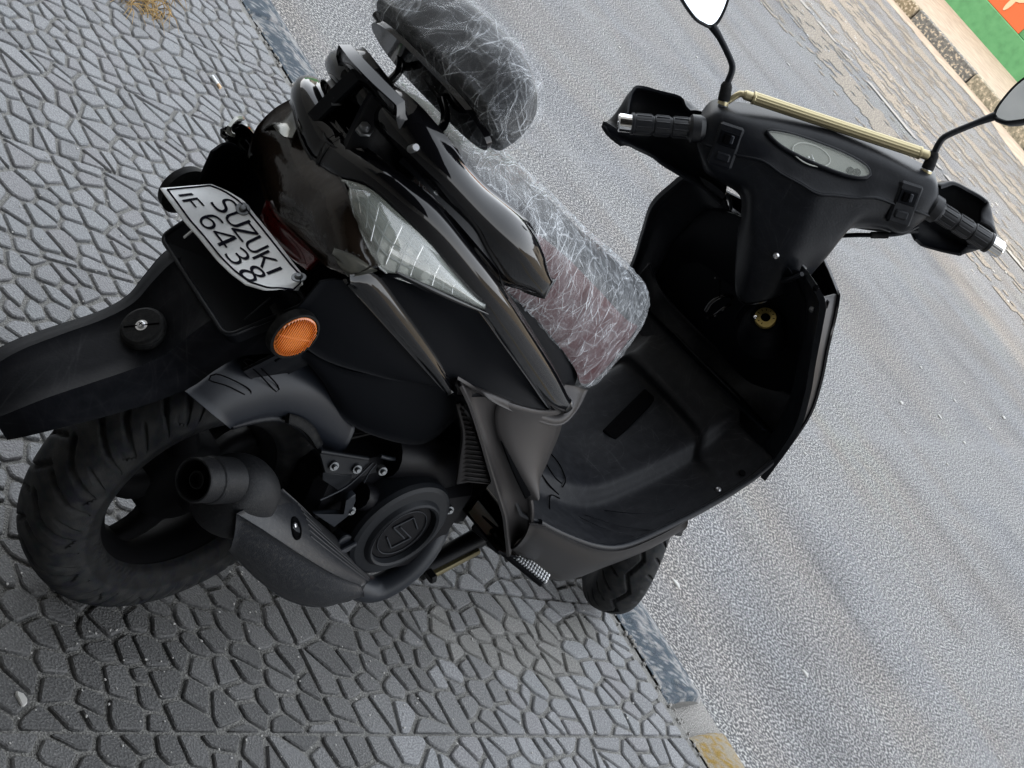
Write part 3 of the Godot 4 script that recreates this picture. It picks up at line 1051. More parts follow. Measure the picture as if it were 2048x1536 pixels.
# ================================================================ the scooter
func seg_d(p: Vector2, a: Vector2, b: Vector2) -> float:
	var ab := b - a
	var t := clampf((p - a).dot(ab) / ab.length_squared(), 0, 1)
	return (p - a - ab * t).length()
func tyre(R: float, rim: float, W: float, tf: Transform3D, pitches: int, segs: Array, side_print: bool) -> SurfaceTool:
	var prof := []
	for e in [[-0.66, 0.02], [-0.86, 0.12], [-1.0, 0.36], [-0.99, 0.6], [-0.86, 0.8], [-0.6, 0.93], [-0.3, 0.985], [0.0, 1.0], [0.3, 0.985], [0.6, 0.93], [0.86, 0.8], [0.99, 0.6], [1.0, 0.36], [0.86, 0.12], [0.66, 0.02]]:
		prof.append(Vector2(e[0] * W * 0.5, rim + (R - rim) * e[1]))
	var pv := splu(prof, 76)
	var nA := pitches * 34
	var circ := TAU * R / pitches
	var rows := []
	var cols := []
	var dn := FastNoiseLite.new()
	dn.seed = 6
	dn.frequency = 40.0
	dn.fractal_octaves = 3
	for i in nA:
		var a := TAU * i / nA
		var cr2 := []
		var u := fmod(float(i) / 34.0, 1.0) * circ
		var r := []
		for j in pv.size():
			var v: Vector2 = pv[j]
			var s := j / float(pv.size() - 1) * 2.0 - 1.0
			var dep := 0.0
			if absf(s) < 0.72:
				var pt := Vector2(u, s / 0.72)
				var dm := 9.0
				for g in segs:
					for o in [-1, 0, 1]:
						var sc := Vector2(1.0, W * 0.62)
						var A := Vector2((g[0] + o) * circ, g[1]) * sc
						var B := Vector2((g[2] + o) * circ, g[3]) * sc
						if absf((A.x + B.x) * 0.5 - u) > circ * 1.2: continue
						dm = minf(dm, seg_d(pt * sc, A, B) / g[4])
				dep = 0.0075 * (1.0 - smoothstep(0.8, 1.25, dm))
			elif side_print and s > 0.8 and s < 0.9:                 # raised lozenges on the sidewall
				var k := floori(a / 0.035)
				if (k % 60) < 26 and (floori((s - 0.8) / 0.02) + k) % 2 == 0: dep = -0.0016
			var rad := v.y - dep
			var p := Vector3(v.x, cos(a) * rad, sin(a) * rad)
			r.append(tf * p)
			var dust := clampf(0.5 + 1.1 * dn.get_noise_3dv(p), 0.0, 1.0)
			var c := Color(0.0085, 0.009, 0.0102).lerp(Color(0.024, 0.024, 0.0235), dust * 0.5)
			if absf(s) < 0.72: c = Color(0.013, 0.014, 0.016).lerp(Color(0.036, 0.0355, 0.034), dust * 0.7)
			cr2.append(c)
		rows.append(r)
		cols.append(cr2)
	var st := mb()
	var m: int = pv.size()
	for i in nA:
		var i2 := (i + 1) % nA
		for j in m - 1:
			var P := [rows[i][j], rows[i2][j], rows[i2][j + 1], rows[i][j + 1]]
			var C := [cols[i][j], cols[i2][j], cols[i2][j + 1], cols[i][j + 1]]
			for k in [0, 1, 2, 0, 2, 3]:
				st.set_smooth_group(0)
				st.set_color(C[k])
				st.add_vertex(P[k])
	return st

func make_rear_wheel():
	var c := Vector3(0, 0.217, 0)
	var segs := [[0.05, 0.02, 0.35, 0.30, 0.0036], [0.35, 0.30, 0.62, 0.78, 0.0036], [0.62, 0.78, 0.74, 0.72, 0.0028], [0.62, 0.12, 0.86, 0.52, 0.0034], [0.86, 0.52, 0.98, 0.86, 0.0022], [0.2, 0.55, 0.42, 0.86, 0.002],
		[0.55, -0.02, 0.85, -0.30, 0.0028], [0.85, -0.30, 1.12, -0.78, 0.0028], [1.12, -0.12, 1.36, -0.52, 0.0026], [0.7, -0.55, 0.92, -0.86, 0.002]]
	var w := part(tyre(0.217, 0.127, 0.104, Transform3D(Basis.IDENTITY, c), 15, segs, true), "rear_tyre", M.tread, scooter, "worn black rear tyre with curved tread grooves")
	var st := mb()
	lathe(st, [[0.136, 0.030], [0.142, 0.037], [0.1405, 0.040], [0.133, 0.0395], [0.128, 0.031], [0.117, 0.022], [0.113, 0.0], [0.117, -0.022], [0.128, -0.031], [0.133, -0.0395], [0.142, -0.037]], c, Vector3(1, 0, 0), 72, 0.0)
	var rim := part(st, "rear_rim", M.rim, scooter)
	for k in 5:
		var a := TAU * k / 5.0 + 0.35
		var d := Vector3(0, cos(a), sin(a))
		var t := Vector3(0, -sin(a), cos(a))
		var sp := mb()
		var rows := []
		for i in 6:
			var f := i / 5.0
			var o := c + d * lerpf(0.045, 0.119, f) + t * (0.012 * sin(f * PI)) + Vector3(0.004 - 0.012 * f, 0, 0)
			var hw := lerpf(0.024, 0.013, f)
			rows.append([o + t * hw + Vector3(0.008, 0, 0), o + t * hw * 0.5 + Vector3(0.014, 0, 0), o - t * hw * 0.5 + Vector3(0.014, 0, 0), o - t * hw + Vector3(0.008, 0, 0), o - t * hw - Vector3(0.01, 0, 0), o + t * hw - Vector3(0.01, 0, 0)])
		surf(sp, rows, false, true, 0)
		part(sp, "spoke", M.rim, rim)
	var h := mb()
	slathe(h, [[0.0, 0.052], [0.014, 0.052], [0.02, 0.046], [0.022, 0.03], [0.055, 0.022], [0.066, 0.008], [0.068, -0.05]], c, Vector3(1, 0, 0), 32)
	part(h, "hub", M.rim, rim)
	var nut := mb()
	lathe(nut, [[0.0, 0.068], [0.009, 0.068], [0.0105, 0.066], [0.0105, 0.052]], c, Vector3(1, 0, 0), 6)
	part(nut, "axle_nut", M.dull_steel, rim)
	# drive case on the far side that carries the wheel
	var dc := mb()
	var rows := []
	for e in [[0.06, 0.215, 0.055], [0.0, 0.22, 0.085], [-0.15, 0.245, 0.085], [-0.32, 0.255, 0.105], [-0.42, 0.25, 0.09]]:
		var r := []
		for k in 20:
			var a := TAU * k / 20
			r.append(Vector3(-0.11 + 0.035 * cos(a) * (1.0 if absf(cos(a)) > 0.3 else 1.1), e[1] + sin(a) * e[2] * 0.85, e[0] + 0.0))
		rows.append(r)
	rows = spl_rows(rows, 16)
	surf(dc, rows, false, true, 0)
	cap(dc, rows[0], 3)
	cap(dc, rows[15], 3, true)
	part(dc, "drive_case", M.engine, scooter)

func make_front_wheel():
	var tf := Transform3D(hb, Vector3(0.045, 0.199, -1.152))
	var segs := [[0.0, 0.02, 0.25, 0.14, 0.0026], [0.25, 0.14, 0.5, 0.02, 0.0026], [0.5, 0.02, 0.75, -0.1, 0.0026], [0.75, -0.1, 1.0, 0.02, 0.0026], [0.15, 0.45, 0.4, 0.7, 0.002], [0.62, 0.4, 0.85, 0.62, 0.002], [0.35, -0.35, 0.1, -0.68, 0.002], [0.85, -0.35, 0.62, -0.68, 0.002]]
	part(tyre(0.208, 0.127, 0.098, tf, 16, segs, false), "front_tyre", M.tread, scooter, "black front tyre turned to the left at the kerb")
	var st := mb()
	var ax: Vector3 = tf.basis.x
	lathe(st, [[0.136, 0.030], [0.142, 0.036], [0.133, 0.038], [0.117, 0.022], [0.113, 0.0], [0.117, -0.022], [0.133, -0.038], [0.142, -0.036]], tf.origin, ax, 60, 0.0)
	slathe(st, [[0.0, 0.045], [0.03, 0.045], [0.04, 0.03], [0.115, 0.006], [0.115, -0.006], [0.04, -0.03], [0.03, -0.045], [0.0, -0.045]], tf.origin, ax, 40)
	part(st, "front_rim", M.rim, scooter)
	for s in [-1.0, 1.0]:
		var f := mb()
		tube(f, [tf * Vector3(s * 0.066, 0.0, 0.0), tf * Vector3(s * 0.064, 0.09, 0.04), tf * Vector3(s * 0.06, 0.2, 0.09)], 0.017, 14, 8)
		part(f, "fork_leg", M.engine, scooter)
	var g := mb()
	var rows := []
	for i in 22:
		var a := lerpf(-1.2, 1.35, i / 21.0)
		var r := []
		for j in 9:
			var s := j / 8.0 * 2.0 - 1.0
			var rad := 0.232 - 0.03 * s * s
			r.append(tf * Vector3(s * 0.062, cos(a) * rad, sin(a) * rad))
		rows.append(r)
	solid(g, rows, 0.003)
	part(g, "front_fender", M.plastic, scooter)

func make_hugger():
	var up := qs([[372, 782, 0.07], [425, 738, 0.065], [480, 712, 0.06], [560, 705, 0.06], [640, 730, 0.06], [700, 800, 0.06]])
	var lo := qs([[462, 850, 0.082], [510, 838, 0.082], [560, 834, 0.082], [595, 850, 0.082], [628, 882, 0.082], [655, 915, 0.082]])
	var st := mb()
	var rows := rail(up, lo, 28, 14, [[0.0, 0.0], [0.35, 0.018], [0.75, 0.016], [1.0, 0.0]], -1.0)
	# pressed slots
	var nr := grid_normals(rows)
	solid(st, rows, 0.003, 0.0012, 1.0)
	var o := part(st, "inner_fender", M.hugger, scooter, "grey inner mudguard over the rear tyre")
	for e in [[[418, 760], [455, 772], [497, 792], [500, 780], [470, 762], [432, 748]], [[486, 722], [515, 745], [552, 783], [556, 772], [524, 738], [498, 718]]]:
		var s := mb()
		var ring := []
		for v in e: ring.append(q(v[0], v[1], 0.091))
		ring = spl(ring, 24, true)
		tube(s, ring + [ring[0]], 0.0009, 6)
		part(s, "pressed_slot", M.soot, o)
	var b := mb()
	var lip := qs([[463, 852, 0.086], [510, 840, 0.087], [560, 836, 0.087], [595, 852, 0.087], [628, 884, 0.086], [650, 910, 0.086]])
	tube(b, lip, 0.005, 8, 24)
	part(b, "lip", M.plastic, o)
	var pad := mb()
	var r2 := rail(qs([[572, 828, 0.09], [598, 836, 0.09], [622, 858, 0.09], [634, 884, 0.09]]), qs([[570, 842, 0.094], [592, 850, 0.094], [612, 868, 0.094], [626, 892, 0.094]]), 12, 5)
	solid(pad, r2, 0.006, 0.002, 1.0)
	part(pad, "rubber_buffer", M.rubber, o)

func make_exhaust():
	var ex := Node3D.new()
	ex.name = "exhaust"
	scooter.add_child(ex)
	var A := q(462, 985, 0.128)
	var B := q(684, 1158, 0.128)
	var ax := (B - A).normalized()
	var fr := Basis()
	fr.z = ax
	fr.x = (Vector3(1, 0, 0) - ax * ax.x).normalized()
	fr.y = fr.z.cross(fr.x)
	var L := (B - A).length()
	var rows := []
	for e in [[-0.042, 0.012, 0.012], [-0.038, 0.028, 0.03], [-0.024, 0.041, 0.045], [0.0, 0.046, 0.055], [0.035, 0.045, 0.053], [0.065, 0.034, 0.042], [L * 0.6, 0.034, 0.042], [L * 0.9, 0.032, 0.04], [L + 0.01, 0.03, 0.036], [L + 0.03, 0.022, 0.026], [L + 0.036, 0.01, 0.01]]:
		var r := []
		for k in 36:
			var a := TAU * k / 36
			r.append(A + ax * e[0] + fr.x * cos(a) * e[1] + fr.y * sin(a) * e[2])
		rows.append(r)
	rows = spl_rows(rows, 40)
	var st := mb()
	surf(st, rows, false, true, 0)
	var body := part(st, "muffler", M.exhaust, ex)
	var tip := q(386, 960, 0.150)
	var d := Vector3(0.12, 0.10, 1.0).normalized()
	var p := mb()
	lathe(p, [[0.011, -0.05], [0.0235, -0.05], [0.0235, -0.001], [0.0245, 0.0005], [0.0262, 0.0], [0.0268, -0.002], [0.0268, -0.026], [0.0282, -0.028], [0.0288, -0.032], [0.028, -0.07]], tip, d, 40)
	part(p, "outlet", M.exhaust, body)
	var pi := mb()
	lathe(pi, [[0.0, -0.02], [0.0092, -0.02], [0.0092, -0.006], [0.0106, -0.006], [0.0106, -0.03]], tip, d, 28)
	part(pi, "inner_pipe", M.exhaust, body)
	var bk := mb()
	lathe(bk, [[0.0, -0.035], [0.024, -0.035]], tip, d, 28)
	part(bk, "baffle", M.soot, body)
	# heat guard
	var topc := qs([[566, 980, 0.122], [604, 1014, 0.126], [652, 1064, 0.130], [700, 1114, 0.132], [736, 1154, 0.134]])
	var ridge := qs([[472, 1026, 0.172], [536, 1066, 0.184], [600, 1108, 0.188], [662, 1146, 0.184], [716, 1172, 0.166]])
	var low := qs([[462, 1096, 0.160], [520, 1156, 0.166], [584, 1198, 0.168], [652, 1208, 0.166], [722, 1184, 0.154]])
	var g := mb()
	var TR := rail(topc, ridge, 30, 12, [[0.0, -0.004], [0.3, 0.005], [0.7, 0.006], [0.94, 0.001], [1.0, -0.001]], -1.0)
	solid(g, TR, 0.003, 0.0012, 1.0)
	solid(g, rail(ridge, low, 30, 10, [[0.0, 0.0], [0.4, 0.008], [0.8, 0.006], [1.0, 0.0]], -1.0), 0.003, 0.0012, 1.0)
	var guard := part(g, "heat_guard", M.guard, ex, "scuffed black heat guard on the muffler")
	# ribs along its inner edge
	var TN := grid_normals(TR)
	var ups := 1.0 if TN[12][5].y > 0 else -1.0
	for k in 7:
		var path := []
		for i in range(4 + k, 30):
			var t := (0.02 + k * 0.065) * 11.0
			var j := mini(int(t), 10)
			path.append(TR[i][j].lerp(TR[i][j + 1], t - j) + TN[i][j] * ups * 0.0016)
		var rb := mb()
		tube(rb, path, 0.0024, 7)
		part(rb, "rib", M.guard, guard)
	var hc := Vector3.ZERO
	var hn := Vector3.UP
	var hd2 := 1e9
	for i in TR.size():
		for j in TR[i].size():
			var dd: float = (to_px(lean_basis * TR[i][j]) - Vector2(584, 1054)).length()
			if dd < hd2:
				hd2 = dd
				hc = TR[i][j]
				hn = TN[i][j] * ups
	var ho := mb()
	lathe(ho, [[0.0, 0.0028], [0.0115, 0.0028], [0.0125, 0.0042], [0.0138, 0.0046], [0.0152, 0.0036], [0.0165, -0.004]], hc, hn, 28)
	part(ho, "bolt_recess", M.soot, guard)
	var bo := mb()
	lathe(bo, [[0.0, 0.003], [0.0025, 0.003], [0.0036, 0.002], [0.0036, -0.002]], hc + hn * 0.003 + Vector3(-0.002, 0.003, 0.004), hn, 12)
	part(bo, "bolt", M.steel, guard)
	var st2 := mb()
	cbox(st2, q(702, 1180, 0.155), fr * Basis(Vector3(1, 0, 0), 0.3), Vector3(0.004, 0.012, 0.03), 0.001)
	part(st2, "clamp_tab", M.soot, guard)
	# header pipe
	var hp := mb()
	tube(hp, qs([[705, 1170, 0.12], [745, 1178, 0.125], [790, 1158, 0.13], [832, 1122, 0.13], [866, 1070, 0.12], [880, 1010, 0.09], [860, 950, 0.05]]), 0.021, 18, 26)
	part(hp, "header_pipe", M.fan, ex)

func make_engine():
	var en := Node3D.new()
	en.name = "engine"
	scooter.add_child(en)
	var c := q(812, 1076, 0.162)
	var axd := Vector3(1, 0.02, 0.05).normalized()
	var f := mb()
	lathe(f, [[0.052, -0.012], [0.054, -0.004], [0.0575, -0.002], [0.060, -0.004], [0.064, -0.010], [0.078, -0.012], [0.084, -0.015], [0.087, -0.022], [0.088, -0.05], [0.084, -0.085]], c, axd, 72)
	var fan := part(f, "fan_cover", M.fan_dull, en)
	var dsk := mb()
	lathe(dsk, [[0.0, -0.012], [0.05, -0.012], [0.053, -0.0135], [0.0545, -0.02]], c, axd, 48)
	part(dsk, "fan_disc", M.engine, fan)
	var lg := mb()
	var b := frame_of(axd)
	var lp := func(x, y): return c + b.x * x + b.y * y - axd * 0.0105
	for e in [[[1.0, 0.3], [0.0, 1.0], [-1.0, 0.3], [0.5, -0.35]], [[-1.0, -0.3], [0.0, -1.0], [1.0, -0.3], [-0.5, 0.35]]]:
		var pp := []
		for v in e: pp.append(lp.call(v[0] * 0.026, v[1] * 0.03))
		for i in 3: tube(lg, [pp[i], pp[i + 1]], 0.0014, 6)
	var ring := []
	for k in 49: ring.append(lp.call(cos(TAU * k / 48) * 0.0415, sin(TAU * k / 48) * 0.0415))
	tube(lg, ring, 0.0008, 6)
	part(lg, "emblem", M.fan, fan, "raised S shaped emblem lines on the fan cover")
	# crankcase, shroud and cylinder
	var k := mb()
	cbox(k, q(760, 1000, 0.06), Basis(Vector3(1, 0, 0), 0.15), Vector3(0.15, 0.2, 0.24), 0.03)
	cbox(k, q(850, 940, 0.02), Basis(Vector3(1, 0, 0), 0.1), Vector3(0.15, 0.13, 0.16), 0.02)
	cbox(k, q(690, 950, 0.07), Basis(Vector3(1, 0, 0), 0.3), Vector3(0.07, 0.1, 0.16), 0.015)
	part(k, "crankcase", M.engine, en)
	var sh := mb()
	tube(sh, qs([[770, 905, 0.09], [830, 905, 0.09], [870, 930, 0.08], [905, 960, 0.08]]), [0.035, 0.04, 0.045, 0.03], 16, 12)
	tube(sh, qs([[716, 990, 0.115], [745, 1000, 0.115], [752, 1015, 0.115]]), 0.02, 12, 6)
	part(sh, "shroud", M.engine, en)
	# bracket plate with three bolts
	var br := mb()
	var pl := qs([[640, 905, 0.112], [738, 918, 0.112], [738, 934, 0.114], [700, 950, 0.116], [650, 946, 0.116]])
	prism(br, pl, Vector3(-0.006, 0, 0), 0.001)
	var pl2 := qs([[646, 946, 0.114], [705, 952, 0.114], [690, 990, 0.112], [668, 975, 0.112], [645, 960, 0.112]])
	prism(br, pl2, Vector3(-0.006, 0, 0), 0.001)
	tube(br, qs([[640, 903, 0.114], [735, 917, 0.114]]), 0.003, 8)
	var brk := part(br, "bracket", M.fan_dull, en)
	for e in [[668, 932, 0.118], [714, 938, 0.118], [765, 942, 0.122], [702, 1021, 0.126], [899, 1020, 0.14]]:
		var bt := mb()
		var o := q(e[0], e[1], e[2])
		lathe(bt, [[0.0, 0.006], [0.003, 0.006], [0.0038, 0.0048], [0.0038, 0.0016], [0.0066, 0.0016], [0.007, 0.0008], [0.007, -0.006]], o, Vector3(1, 0.2, 0.3).normalized(), 12)
		part(bt, "bolt", M.dull_steel, brk)
	var wr := mb()
	tube(wr, qs([[640, 1000, 0.12], [690, 975, 0.12], [725, 945, 0.118], [745, 925, 0.115]]), 0.0016, 6, 12)
	tube(wr, qs([[728, 965, 0.12], [738, 945, 0.12], [752, 928, 0.118]]), 0.0012, 6, 8)
	tube(wr, qs([[760, 912, 0.11], [790, 918, 0.11], [845, 915, 0.11]]), 0.003, 8, 10)
	part(wr, "wiring", M.fan, en)
	# lever and dipstick knob
	var lv := mb()
	prism(lv, qs([[628, 1028, 0.128], [688, 1030, 0.128], [693, 1000, 0.128], [712, 990, 0.128], [712, 1003, 0.128], [700, 1030, 0.128], [668, 1055, 0.128]]), Vector3(-0.01, 0, 0), 0.0015)
	part(lv, "lever", M.fan, en)
	var dk := mb()
	var dc := q(688, 1085, 0.135)
	lathe(dk, [[0.0, 0.006], [0.0135, 0.006], [0.015, 0.0045], [0.015, -0.015]], dc, Vector3(1, 0.25, 0.25).normalized(), 24)
	cbox(dk, dc + Vector3(0.009, 0.002, 0.002), frame_of(Vector3(1, 0.25, 0.25)) * Basis(Vector3(0, 0, 1), 0.7), Vector3(0.026, 0.007, 0.011), 0.0015)
	part(dk, "dipstick", M.hugger, en)
	# centre stand
	var sd := mb()
	var s0 := q(1010, 1045, 0.10)
	var s1 := q(838, 1142, 0.10)
	tube(sd, [s0, s0.lerp(s1, 0.5), s1], 0.017, 12, 6)
	tube(sd, [mir(s0), mir(s1)], 0.014, 12)
	tube(sd, [s0, mir(s0)], 0.014, 12)
	var stand := part(sd, "centre_stand", M.engine, scooter)
	var gs := mb()
	var g0 := q(862, 1150, 0.118)
	var g1 := q(958, 1100, 0.118)
	var gb := frame_of(g1 - g0)
	cbox(gs, (g0 + g1) * 0.5, gb, Vector3(0.012, 0.010, (g1 - g0).length()), 0.002)
	part(gs, "brass_strip", M.brass, stand, "dull brass coloured strip on the stand leg")
	var pe := mb()
	cbox(pe, q(862, 1152, 0.125), gb, Vector3(0.02, 0.016, 0.012), 0.002)
	part(pe, "stand_foot", M.engine, stand)
	# folding passenger footrest
	var p0 := q(1006, 1088, 0.16)
	var p1 := q(1094, 1160, 0.235)
	var pd := (p1 - p0).normalized()
	var pb := Basis()
	pb.z = pd
	pb.y = (Vector3(0, 1, 0.35) - pd * pd.dot(Vector3(0, 1, 0.35))).normalized()
	pb.x = pb.y.cross(pb.z)
	var ft := mb()
	cbox(ft, (p0 + p1) * 0.5 - pb.y * 0.006, pb, Vector3(0.026, 0.012, (p1 - p0).length()), 0.003)
	var peg := part(ft, "footrest", M.engine, scooter)
	var n := 15
	for i in n:
		var kn := mb()
		for j in 3:
			cbox(kn, p0 + pd * ((p1 - p0).length() * (0.18 + 0.8 * i / float(n - 1))) + pb.x * (j - 1) * 0.0075 + pb.y * 0.002, pb, Vector3(0.0058, 0.006, 0.0042), 0.0012)
		part(kn, "knurl", M.alu, peg)
	var hg := mb()
	cbox(hg, q(1000, 1080, 0.155), pb, Vector3(0.034, 0.03, 0.03), 0.004)
	tube(hg, qs([[985, 1062, 0.15], [1010, 1105, 0.16]]), 0.005, 10)
	cbox(hg, q(985, 1070, 0.13), pb, Vector3(0.03, 0.02, 0.07), 0.004)
	part(hg, "footrest_bracket", M.engine, peg)
	var rd := mb()
	tube(rd, qs([[1010, 1118, 0.12], [1060, 1102, 0.13], [1100, 1100, 0.14]]), 0.006, 8, 8)
	part(rd, "brake_rod", M.engine, scooter)

func make_rear_fender():
	# stations from the tip up to the tail: right edge pixel, half width
	var stn := [[74, 866, 0.062, 0.014], [140, 850, 0.070, 0.018], [230, 826, 0.074, 0.022], [320, 798, 0.076, 0.025], [385, 770, 0.079, 0.027], [430, 738, 0.084, 0.028], [480, 712, 0.092, 0.028], [540, 706, 0.104, 0.028], [590, 700, 0.112, 0.026]]
	var rows := []
	for e in stn:
		var p := q(e[0], e[1], e[2])
		var w: float = e[2]
		var n := Vector3(0, 0.62, 0.78)
		var r := []
		for s in [-1.0, -0.9, -0.7, -0.55, -0.25, 0.0, 0.25, 0.55, 0.7, 0.9, 1.0]:
			var hh: float = e[3] * (1.0 if absf(s) < 0.57 else (0.8 if absf(s) < 0.75 else (0.35 if absf(s) < 0.95 else 0.0)))
			r.append(Vector3(w * s, p.y, p.z) + n * hh)
		rows.append(r)
	# rounded tip
	var t0: Array = []
	for j in 11:
		var v: Vector3 = rows[0][j]
		t0.append(Vector3(v.x * 0.72, v.y - 0.022, v.z + 0.018) - Vector3(0, 0.62, 0.78) * 0.004)
	rows.push_front(t0)
	rows = spl_rows(rows, 48)
	var st := mb()
	var strips := [[0, 4], [3, 8], [7, 11]]
	for k in 3:
		var sub := []
		for r in rows: sub.append(r.slice(strips[k][0], strips[k][1]))
		solid(st, sub, 0.003, 0.0006, 1.0, 30 + k)
	var o := part(st, "rear_fender", M.fender, scooter, "long matte black rear mudguard")
	# round rubber cap with a screw
	var c := q(286, 656, 0.0) - Vector3(0, 0.62, 0.78) * 0.002
	var ax := Vector3(0.0, 0.62, 0.78)
	var cp := mb()
	lathe(cp, [[0.0, 0.008], [0.0225, 0.008], [0.0255, 0.0065], [0.0268, 0.0045], [0.0268, 0.002], [0.0278, 0.0005], [0.0278, -0.014]], c, ax, 44)
	var capo := part(cp, "rubber_cap", M.rubber, o)
	var sl := mb()
	var b := frame_of(ax)
	cbox(sl, c + ax * 0.0083, b * Basis(Vector3(0, 0, 1), 1.0), Vector3(0.042, 0.0016, 0.0014), 0.0003)
	part(sl, "seam", M.soot, capo)
	var sw := mb()
	lathe(sw, [[0.0, 0.0115], [0.003, 0.0113], [0.0046, 0.0102], [0.005, 0.0085], [0.0072, 0.0083], [0.0074, 0.007]], c, ax, 20)
	var swo := part(sw, "screw", M.steel, capo)
	var cx := mb()
	for k in 2: cbox(cx, c + ax * 0.0115, b * Basis(Vector3(0, 0, 1), 0.3 + k * PI / 2), Vector3(0.0052, 0.001, 0.0012), 0.0002)
	part(cx, "screw_slot", M.soot, swo)
	# side stays running up under the tail
	for s in [-1.0, 1.0]:
		var sy := mb()
		var w := rail([Vector3(s * 0.088, 0.475, 0.125), Vector3(s * 0.108, 0.53, 0.105), Vector3(s * 0.12, 0.60, 0.06)], [Vector3(s * 0.07, 0.44, 0.06), Vector3(s * 0.085, 0.50, 0.02), Vector3(s * 0.10, 0.58, -0.04)], 10, 5)
		solid(sy, w, 0.003)
		part(sy, "stay", M.fender, o)
	var back := mb()
	solid(back, rail([Vector3(-0.1, 0.5, 0.1), Vector3(0, 0.5, 0.105), Vector3(0.1, 0.5, 0.1)], [Vector3(-0.13, 0.635, 0.06), Vector3(0, 0.635, 0.085), Vector3(0.13, 0.635, 0.06)], 10, 6), 0.003)
	part(back, "tail_underside", M.plastic_soft, scooter)

func rounded_ring(a: Vector3, b: Vector3, c: Vector3, d: Vector3, f := 0.16, n := 5) -> Array:
	var cs := [a, b, c, d]
	var out := []
	for i in 4:
		var p: Vector3 = cs[i]
		var pr: Vector3 = cs[(i + 3) % 4]
		var nx: Vector3 = cs[(i + 1) % 4]
		var m := minf((pr - p).length(), (nx - p).length()) * f
		var s := p + (pr - p).normalized() * m
		var e := p + (nx - p).normalized() * m
		for k in n:
			var t := k / float(n - 1)
			out.append(s.lerp(p, t).lerp(p.lerp(e, t), t))
	return out

